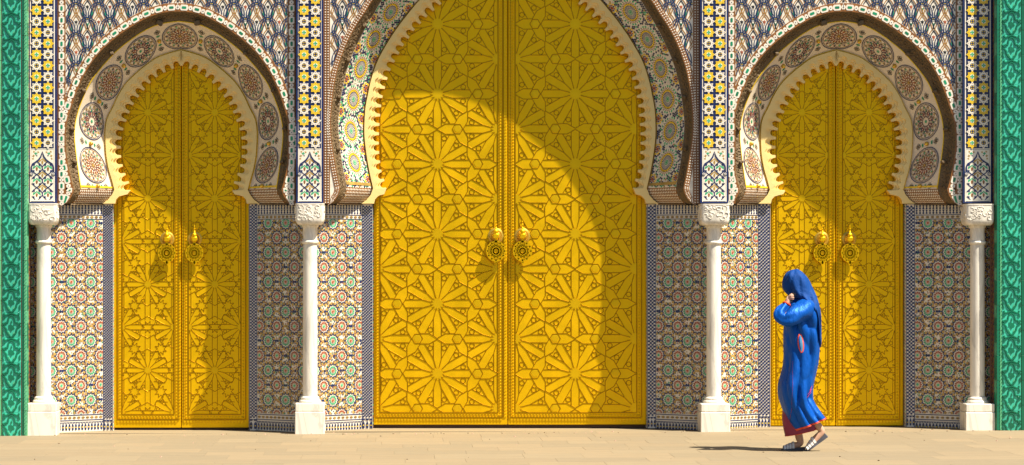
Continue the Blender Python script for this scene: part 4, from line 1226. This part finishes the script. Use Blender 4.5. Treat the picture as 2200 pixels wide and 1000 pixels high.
lhp = J(wq(1720, 795, -.06), .065, pel); lkn = J(wq(1717, 858, -.05), .045, lhp); lan = J(wq(1757, 918, -.07), .036, lkn); lhe = J(wq(1765, 926, -.07), .034, lan); lba = J(wq(1740, 953, -.07), .036, lhe); lto = J(wq(1730, 963, -.07), .024, lba)
rhp = J(wq(1716, 795, .06), .065, pel); rkn = J(wq(1708, 865, .06), .045, rhp); ran = J(wq(1718, 938, .05), .036, rkn); rhe = J(wq(1723, 955, .05), .034, ran); rba = J(wq(1696, 961, .05), .032, rhe); rto = J(wq(1685, 964, .05), .020, rba)
for k, (tx, ty, to, kx, ky) in enumerate(((1699, 634, -.150, 1692, 633), (1700, 637, -.152, 1691, 634.5), (1700.5, 640.5, -.150, 1692, 638), (1700, 643.5, -.146, 1692, 641))):
    base = J(wq(1689.5, 637.5+k*1.7, -.135), .0135, lpa); kn_ = J(wq(kx+2.5, ky, to), .0105, base); J(wq(tx, ty, to+.012), .0085, kn_)
tb = J(wq(1692, 640, -.10), .0135, lpa); tb2 = J(wq(1697, 633, -.095), .010, tb); J(wq(1700, 630.5, -.10), .0085, tb2)
for hand, (hx, hy, ho) in ((rha, (1708, 782, .15)),):
    for k in range(4):
        b1 = J(wq(hx-2+k*1.6, hy+8, ho-.02+.012*k), .011, hand); J(wq(hx-3+k*1.6, hy+16, ho-.02+.012*k), .008, b1)
    b1 = J(wq(hx-5, hy+3, ho-.02), .011, hand); J(wq(hx-7, hy+9, ho-.025), .009, b1)
org = Vector((feet.x, DW, pg))
me = bpy.data.meshes.new('person'); me.from_pydata([tuple(v-org) for v in verts], edges, [])
po = bpy.data.objects.new('person', me); C.objects.link(po); po.location = org
md = po.modifiers.new('skin', 'SKIN'); md.use_smooth_shade = True
for i, sv in enumerate(me.skin_vertices[0].data): sv.radius = (rads[i], rads[i]); sv.use_root = (i == pel)
ss = po.modifiers.new('sub', 'SUBSURF'); ss.levels = 2; ss.render_levels = 2
dg = bpy.context.evaluated_depsgraph_get(); me2 = bpy.data.meshes.new_from_object(po.evaluated_get(dg))
po.modifiers.clear(); po.data = me2; me2.materials.clear(); me2.materials.append(M['skin'])
po['label'] = 'person in a long blue robe and headscarf walking, holding a phone to the face'; po['category'] = 'person'
def child(b, name, smooth=True):
    o = b.build(name, po, smooth=smooth)
    o.data.transform(__import__('mathutils').Matrix.Translation(-org)); return o
def spline(vals, t):
    n = len(vals)-1; x = min(max(t, 0), 1)*n; i = min(int(x), n-1); f = x-i
    P = lambda k: Vector(vals[min(max(k, 0), n)])
    a, b_, c, d = P(i-1), P(i), P(i+1), P(i+2)
    return 0.5*((2*b_) + (c-a)*f + (2*a-5*b_+4*c-d)*f*f + (3*b_-a-3*c+d)*f**3)
def loft(rings, amp, fold, nr=60, na=64, close=True, m='satin', name='robe', t0=0.0, t1=1.0, grow=0.0):
    def pt(t, a, g=0.0):
        v = spline(rings, t); lx, ly, rx, ry, hd, yo = v
        ca, sa = math.cos(a), math.sin(a)
        p = wq((lx+rx)/2 + (rx-lx)/2*ca, (ly+ry)/2 + (ry-ly)/2*ca, yo + hd*sa)
        c0 = wq((lx+rx)/2, (ly+ry)/2, yo); dr = (p-c0); ln_ = dr.length or 1
        e = fold(t, a)*amp*min(1, (1-abs(ca))*2.2+.25) + g
        return p + dr/ln_*e
    b = MB(); v = []; f = []
    for i in range(nr+1):
        t = t0+(t1-t0)*i/nr
        for j in range(na): v.append(pt(t, 2*math.pi*j/na, grow))
    for i in range(nr):
        for j in range(na): f.append((i*na+j, i*na+(j+1) % na, (i+1)*na+(j+1) % na, (i+1)*na+j))
    if close: f.append(tuple(range(na)))
    b.mesh(v, f, m); return b, pt
def rfold(t, a):
    ca, sa = math.cos(a), math.sin(a)
    q = .8*noise.noise(Vector((ca*1.6, t*2.2, sa*1.6+3)))
    # long drape folds: swinging from the hip towards the trailing hem, deeper further down
    ph = ca*5.5 - 3.2*t + 1.2*noise.noise(Vector((ca*1.3, t*2.5, 7)))
    f1 = (abs(math.sin(ph))**.6 - .6)*(.25 + 1.2*t)
    ph2 = t*9.0 + ca*2.6 + 1.5*noise.noise(Vector((ca*2, t*3, 2)))
    f2 = (abs(math.sin(ph2))**.7 - .6)*max(0, 1-abs(t-.80)*4.2)*1.1
    ph3 = t*16 - ca*4.0 + 2*noise.noise(Vector((ca*2, t*4, 12)))
    f3 = (abs(math.sin(ph3))**.8 - .6)*max(0, 1-abs(t-.33)*4.5)*.8
    return q + f1*.85 + f2 + f3
robe_rings = [(1708,640,1728,637,.05,0),(1700,646,1741,642,.10,0),(1692,655,1750,652,.155,0),(1686,675,1757,672,.175,0),(1683,700,1760,696,.18,0),(1683,730,1761,727,.175,0),(1684,765,1759,760,.175,0),(1681,792,1756,786,.185,0),(1675,814,1751,810,.19,0),(1672,830,1748,826,.195,0),(1674,850,1747,843,.195,0),(1680,872,1750,862,.195,0),(1690,900,1761,882,.195,-.01),(1703,926,1773,897,.19,-.01)]
b, rpt = loft(robe_rings, .034, rfold, nr=110, na=96); child(b, 'robe')
b, _ = loft(robe_rings, .034, rfold, nr=4, na=96, m='hem_red', close=False, t0=.983, t1=1.0, grow=.004); child(b, 'hem_trim')
def ufold(t, a): return math.sin(7*a+3*t)*.6 + noise.noise(Vector((math.cos(a)*2, t*2, math.sin(a)*2)))
ur = [(1690,840,1735,840,.12,.02),(1684,870,1745,865,.13,.03),(1681,900,1752,890,.15,.03),(1684,922,1758,908,.16,.03),(1688,938,1762,920,.16,.03)]
b, _ = loft(ur, .012, ufold, nr=20, m='maroon'); child(b, 'underskirt')
b, _ = loft(ur, .012, ufold, nr=3, m='hem_red', close=False, t0=.965, t1=1.0, grow=.004); child(b, 'underskirt_trim')
# headscarf with the tail hanging down the back
def sfold(t, a):
    ca = math.cos(a); return (abs(math.sin(ca*5+t*9))**.6-.6)*(1.1 if .35 < t < .75 else .7) + .6*noise.noise(Vector((ca*2.5+t*2, t*3, math.sin(a)*2))) + .6*math.sin(8*ca-7*t)*(.2+.8*t)
sr = [(1702,580,1712,578,.012,0),(1693,584,1721,583,.055,0),(1685,592,1730,591,.088,0),(1681,604,1739,604,.102,0),(1681,617,1746,619,.108,0),(1688,629,1752,631,.115,0),(1699,638,1757,643,.13,.0),(1714,642,1760,658,.155,0),(1730,655,1761.5,674,.165,.0),(1742,676,1762,692,.14,0),(1747,702,1763,714,.10,-.02),(1750,724,1763,732,.07,-.03),(1755,744,1761,746,.02,-.03)]
b, spt = loft(sr, .017, sfold, nr=80, na=80, m='scarf_cloth'); child(b, 'headscarf')
# wide sleeve of the near arm
sl = [Vector(p) for p in ((1733,660,-.10),(1722,666,-.15),(1705,675,-.19),(1690,684,-.215),(1677,686,-.215),(1669,680,-.205),(1669,671,-.185),(1675,664,-.165),(1682,658,-.145),(1685,655,-.138))]
rr = [.080,.088,.083,.070,.058,.054,.048,.042,.037,.033]
b = MB(); v = []; f = []; ns, na = 44, 32
for i in range(ns+1):
    t = i/ns; c = spline([tuple(p) for p in sl], t); r_ = spline([(q, 0, 0) for q in rr], t)[0]
    c1 = spline([tuple(p) for p in sl], min(1, t+.02)); c0 = spline([tuple(p) for p in sl], max(0, t-.02))
    tg = (wq(*c1)-wq(*c0)).normalized(); ux = tg.cross(Vector((0, 1, 0))).normalized(); uy = tg.cross(ux)
    for j in range(na):
        a = 2*math.pi*j/na; e = 1 + .10*noise.noise(Vector((math.cos(a)*1.5+t*3, math.sin(a)*1.5, t*7))) + (.10*math.sin(4*a+11*t) - .16*abs(noise.noise(Vector((math.cos(a)*2.2-t*5, math.sin(a)*2.2+t*6, 4)))))*(.35+t)
        v.append(wq(*c) + (ux*math.cos(a)+uy*math.sin(a)*.85)*r_*e)
for i in range(ns):
    for j in range(na): f.append((i*na+j, i*na+(j+1) % na, (i+1)*na+(j+1) % na, (i+1)*na+j))
b.mesh(v, f, 'satin'); child(b, 'sleeve')
b = MB(); b.tube([wq(1683.6,655.4,-.137), wq(1685.2,652.8,-.133), wq(1686.2,651,-.131)], [.036,.037,.034], 'hem_red', 14); child(b, 'cuff')
b = MB(); b.tube([wq(1733,662,.10), wq(1734,690,.16), wq(1731,720,.17), wq(1722,745,.165), wq(1714,764,.16)], [.08,.085,.075,.07,.07], 'satin', 16); child(b, 'sleeve')
b = MB(); q = [wq(1693,646,-.128), wq(1701,629,-.128)]; dr = (q[1]-q[0]).normalized(); sd_ = Vector((dr.z, 0, -dr.x))
for o_ in (0,):
    c8 = [q[0]+sd_*.006+Vector((0, yy, 0)) for yy in (-.0045, .0045)]
    vv = []
    for yy in (-.005, .005):
        for (e, w_) in ((0, -.012), (0, .020), (1, .020), (1, -.012)): vv.append(q[e]+sd_*w_+Vector((0, yy+.012, 0)))
    b.mesh(vv, [(0,1,2,3),(7,6,5,4),(0,4,5,1),(1,5,6,2),(2,6,7,3),(3,7,4,0)], 'phone_black')
child(b, 'phone', False)
# openings and stitching on the robe
def on_robe(px, py, h):
    lo, hi = 0.0, 1.0; best = None
    for k in range(200):
        t = k/199; v = spline(robe_rings, t); mx, hw = (v[0]+v[2])/2, (v[2]-v[0])/2
        ca = (px-mx)/hw
        if abs(ca) > .98: continue
        yy = (v[1]+v[3])/2 + (v[3]-v[1])/2*ca
        if best is None or abs(yy-py) < best[0]: best = (abs(yy-py), t, ca)
    return rpt(best[1], -math.acos(best[2]), h)
b = MB(); n = 22
def el(rx, ry, a, h): return on_robe(1714 + rx*math.cos(a) + (ry*math.sin(a))*.10, 737 + ry*math.sin(a), h)
for i in range(n):
    a0, a1 = 2*math.pi*i/n, 2*math.pi*(i+1)/n
    b.poly([el(4, 17, a0, .005), el(6.6, 20.5, a0, .006), el(6.6, 20.5, a1, .006), el(4, 17, a1, .005)], 'hem_red')
    b.poly([el(6.6, 20.5, a0, .006), el(7, 21, a0, -.004), el(7, 21, a1, -.004), el(6.6, 20.5, a1, .006)], 'hem_red')
    b.poly([el(1.6, 12, a0, .003), el(4, 17, a0, .005), el(4, 17, a1, .005), el(1.6, 12, a1, .003)], 'satin' if 6 < i < 16 else 'pale_blue'); b.poly([el(0, 0, a0, .003), el(1.6, 12, a0, .003), el(1.6, 12, a1, .003)], 'pale_blue')
child(b, 'pocket_slit', False)
b = MB()
for (x0_, y0_, x1_, y1_) in ((1737,828,1733,838),(1738,834,1730,846),(1737,842,1729,852),(1733,848,1728,856),(1735,832,1735,842)):
    for k in range(4):
        p, q = (x0_+(x1_-x0_)*k/4, y0_+(y1_-y0_)*k/4), (x0_+(x1_-x0_)*(k+1)/4, y0_+(y1_-y0_)*(k+1)/4)
        b.poly([on_robe(p[0]-.7, p[1], .004), on_robe(p[0]+.7, p[1], .004), on_robe(q[0]+.7, q[1], .004), on_robe(q[0]-.7, q[1], .004)], 'magenta')
child(b, 'embroidery', False)['kind'] = 'stuff'
b = MB()
for k in range(40):
    y0_, y1_ = 775+k*3.4, 775+k*3.4+2.2; x0_ = 1699-k*.12
    b.poly([on_robe(x0_-.35, y0_, .003), on_robe(x0_+.35, y0_, .003), on_robe(x0_+.3, y1_, .003), on_robe(x0_-.4, y1_, .003)], 'maroon')
child(b, 'seam_stitching', False)['kind'] = 'stuff'
# sandals
def sandal(heel, toe, o, name, lift):
    H, T = wq(*heel, o), wq(*toe, o); ax = (T-H); ln_ = ax.length; ax.normalize(); sd_ = Vector((0, 1, 0)); up = sd_.cross(ax); up = up if up.z > 0 else -up
    b = MB(); outl = []
    for t, w_ in ((-.03,.018),(0,.028),(.2,.031),(.45,.030),(.68,.040),(.85,.041),(.97,.028),(1.02,.012)): outl.append((t, w_))
    ring = [(t, w_) for t, w_ in outl] + [(t, -w_) for t, w_ in outl[::-1]]
    P = lambda t, w_, h: H + ax*(ln_*t) + sd_*w_ + up*h
    th = lambda t: -.034*(1-min(1, max(0, t))*.62)
    n_ = len(ring); v = [P(t, w_, .002) for t, w_ in ring] + [P(t, w_, th(t)) for t, w_ in ring]
    b.mesh(v, [tuple(range(n_)), tuple(range(2*n_-1, n_-1, -1))] + [(i, n_+i, n_+(i+1) % n_, (i+1) % n_) for i in range(n_)], 'sole')
    s_ = b.build(name, po); s_.data.transform(__import__('mathutils').Matrix.Translation(-org))
    for t, hh in ((.88,.028),(.76,.036),(.64,.044),(.51,.053)):
        b = MB(); w0 = .040 if t > .6 else .036; v = []; n2 = 10
        for k in range(n2+1):
            a = math.pi*k/n2
            for e in (-.048, .048):
                for g in (0, .004): v.append(P(t+e-.03*math.sin(a), (w0+g)*math.cos(a), (hh+g)*max(0, math.sin(a))**.8))
        f = []
        for k in range(n2):
            o_ = k*4; f += [(o_+1, o_+5, o_+7, o_+3), (o_, o_+2, o_+6, o_+4), (o_, o_+4, o_+5, o_+1), (o_+2, o_+3, o_+7, o_+6)]
        b.mesh(v, f, 'strap_white'); q = b.build('strap', s_, smooth=40); q.data.transform(__import__('mathutils').Matrix.Translation(-org))
sandal((1769, 932), (1728, 968), -.07, 'sandal', True)
sandal((1730, 962), (1681, 966), .05, 'sandal', False)

# ------------------------------------------------------------------ grit and crumbs on the paving
b = MB(); rg = random.Random(4)
for k in range(150):
    x = rg.uniform(-5, 5.1); y = rg.choice((rg.uniform(-4.4, .0), rg.uniform(-.35, .05))); r_ = rg.uniform(.004, .013)
    if k % 2: y = -.22 + rg.uniform(-.1, .1)
    g = gz(x); pl = [(x+r_*rg.uniform(.6, 1.3)*math.cos(q*1.257), y+r_*rg.uniform(.6, 1.3)*math.sin(q*1.257)) for q in range(5)]
    v = [(a_, c_, g-.001) for a_, c_ in pl] + [(x+(a_-x)*.5, y+(c_-y)*.5, g+r_*.6) for a_, c_ in pl]
    b.mesh(v, [tuple(range(5, 10))] + [(i, (i+1) % 5, 5+(i+1) % 5, 5+i) for i in range(5)], rg.choice(('joint', 'carved', 'plaster')))
gr = b.build('grit'); gr['kind'] = 'stuff'; gr['label'] = 'scattered grit and crumbs on the pale paving'
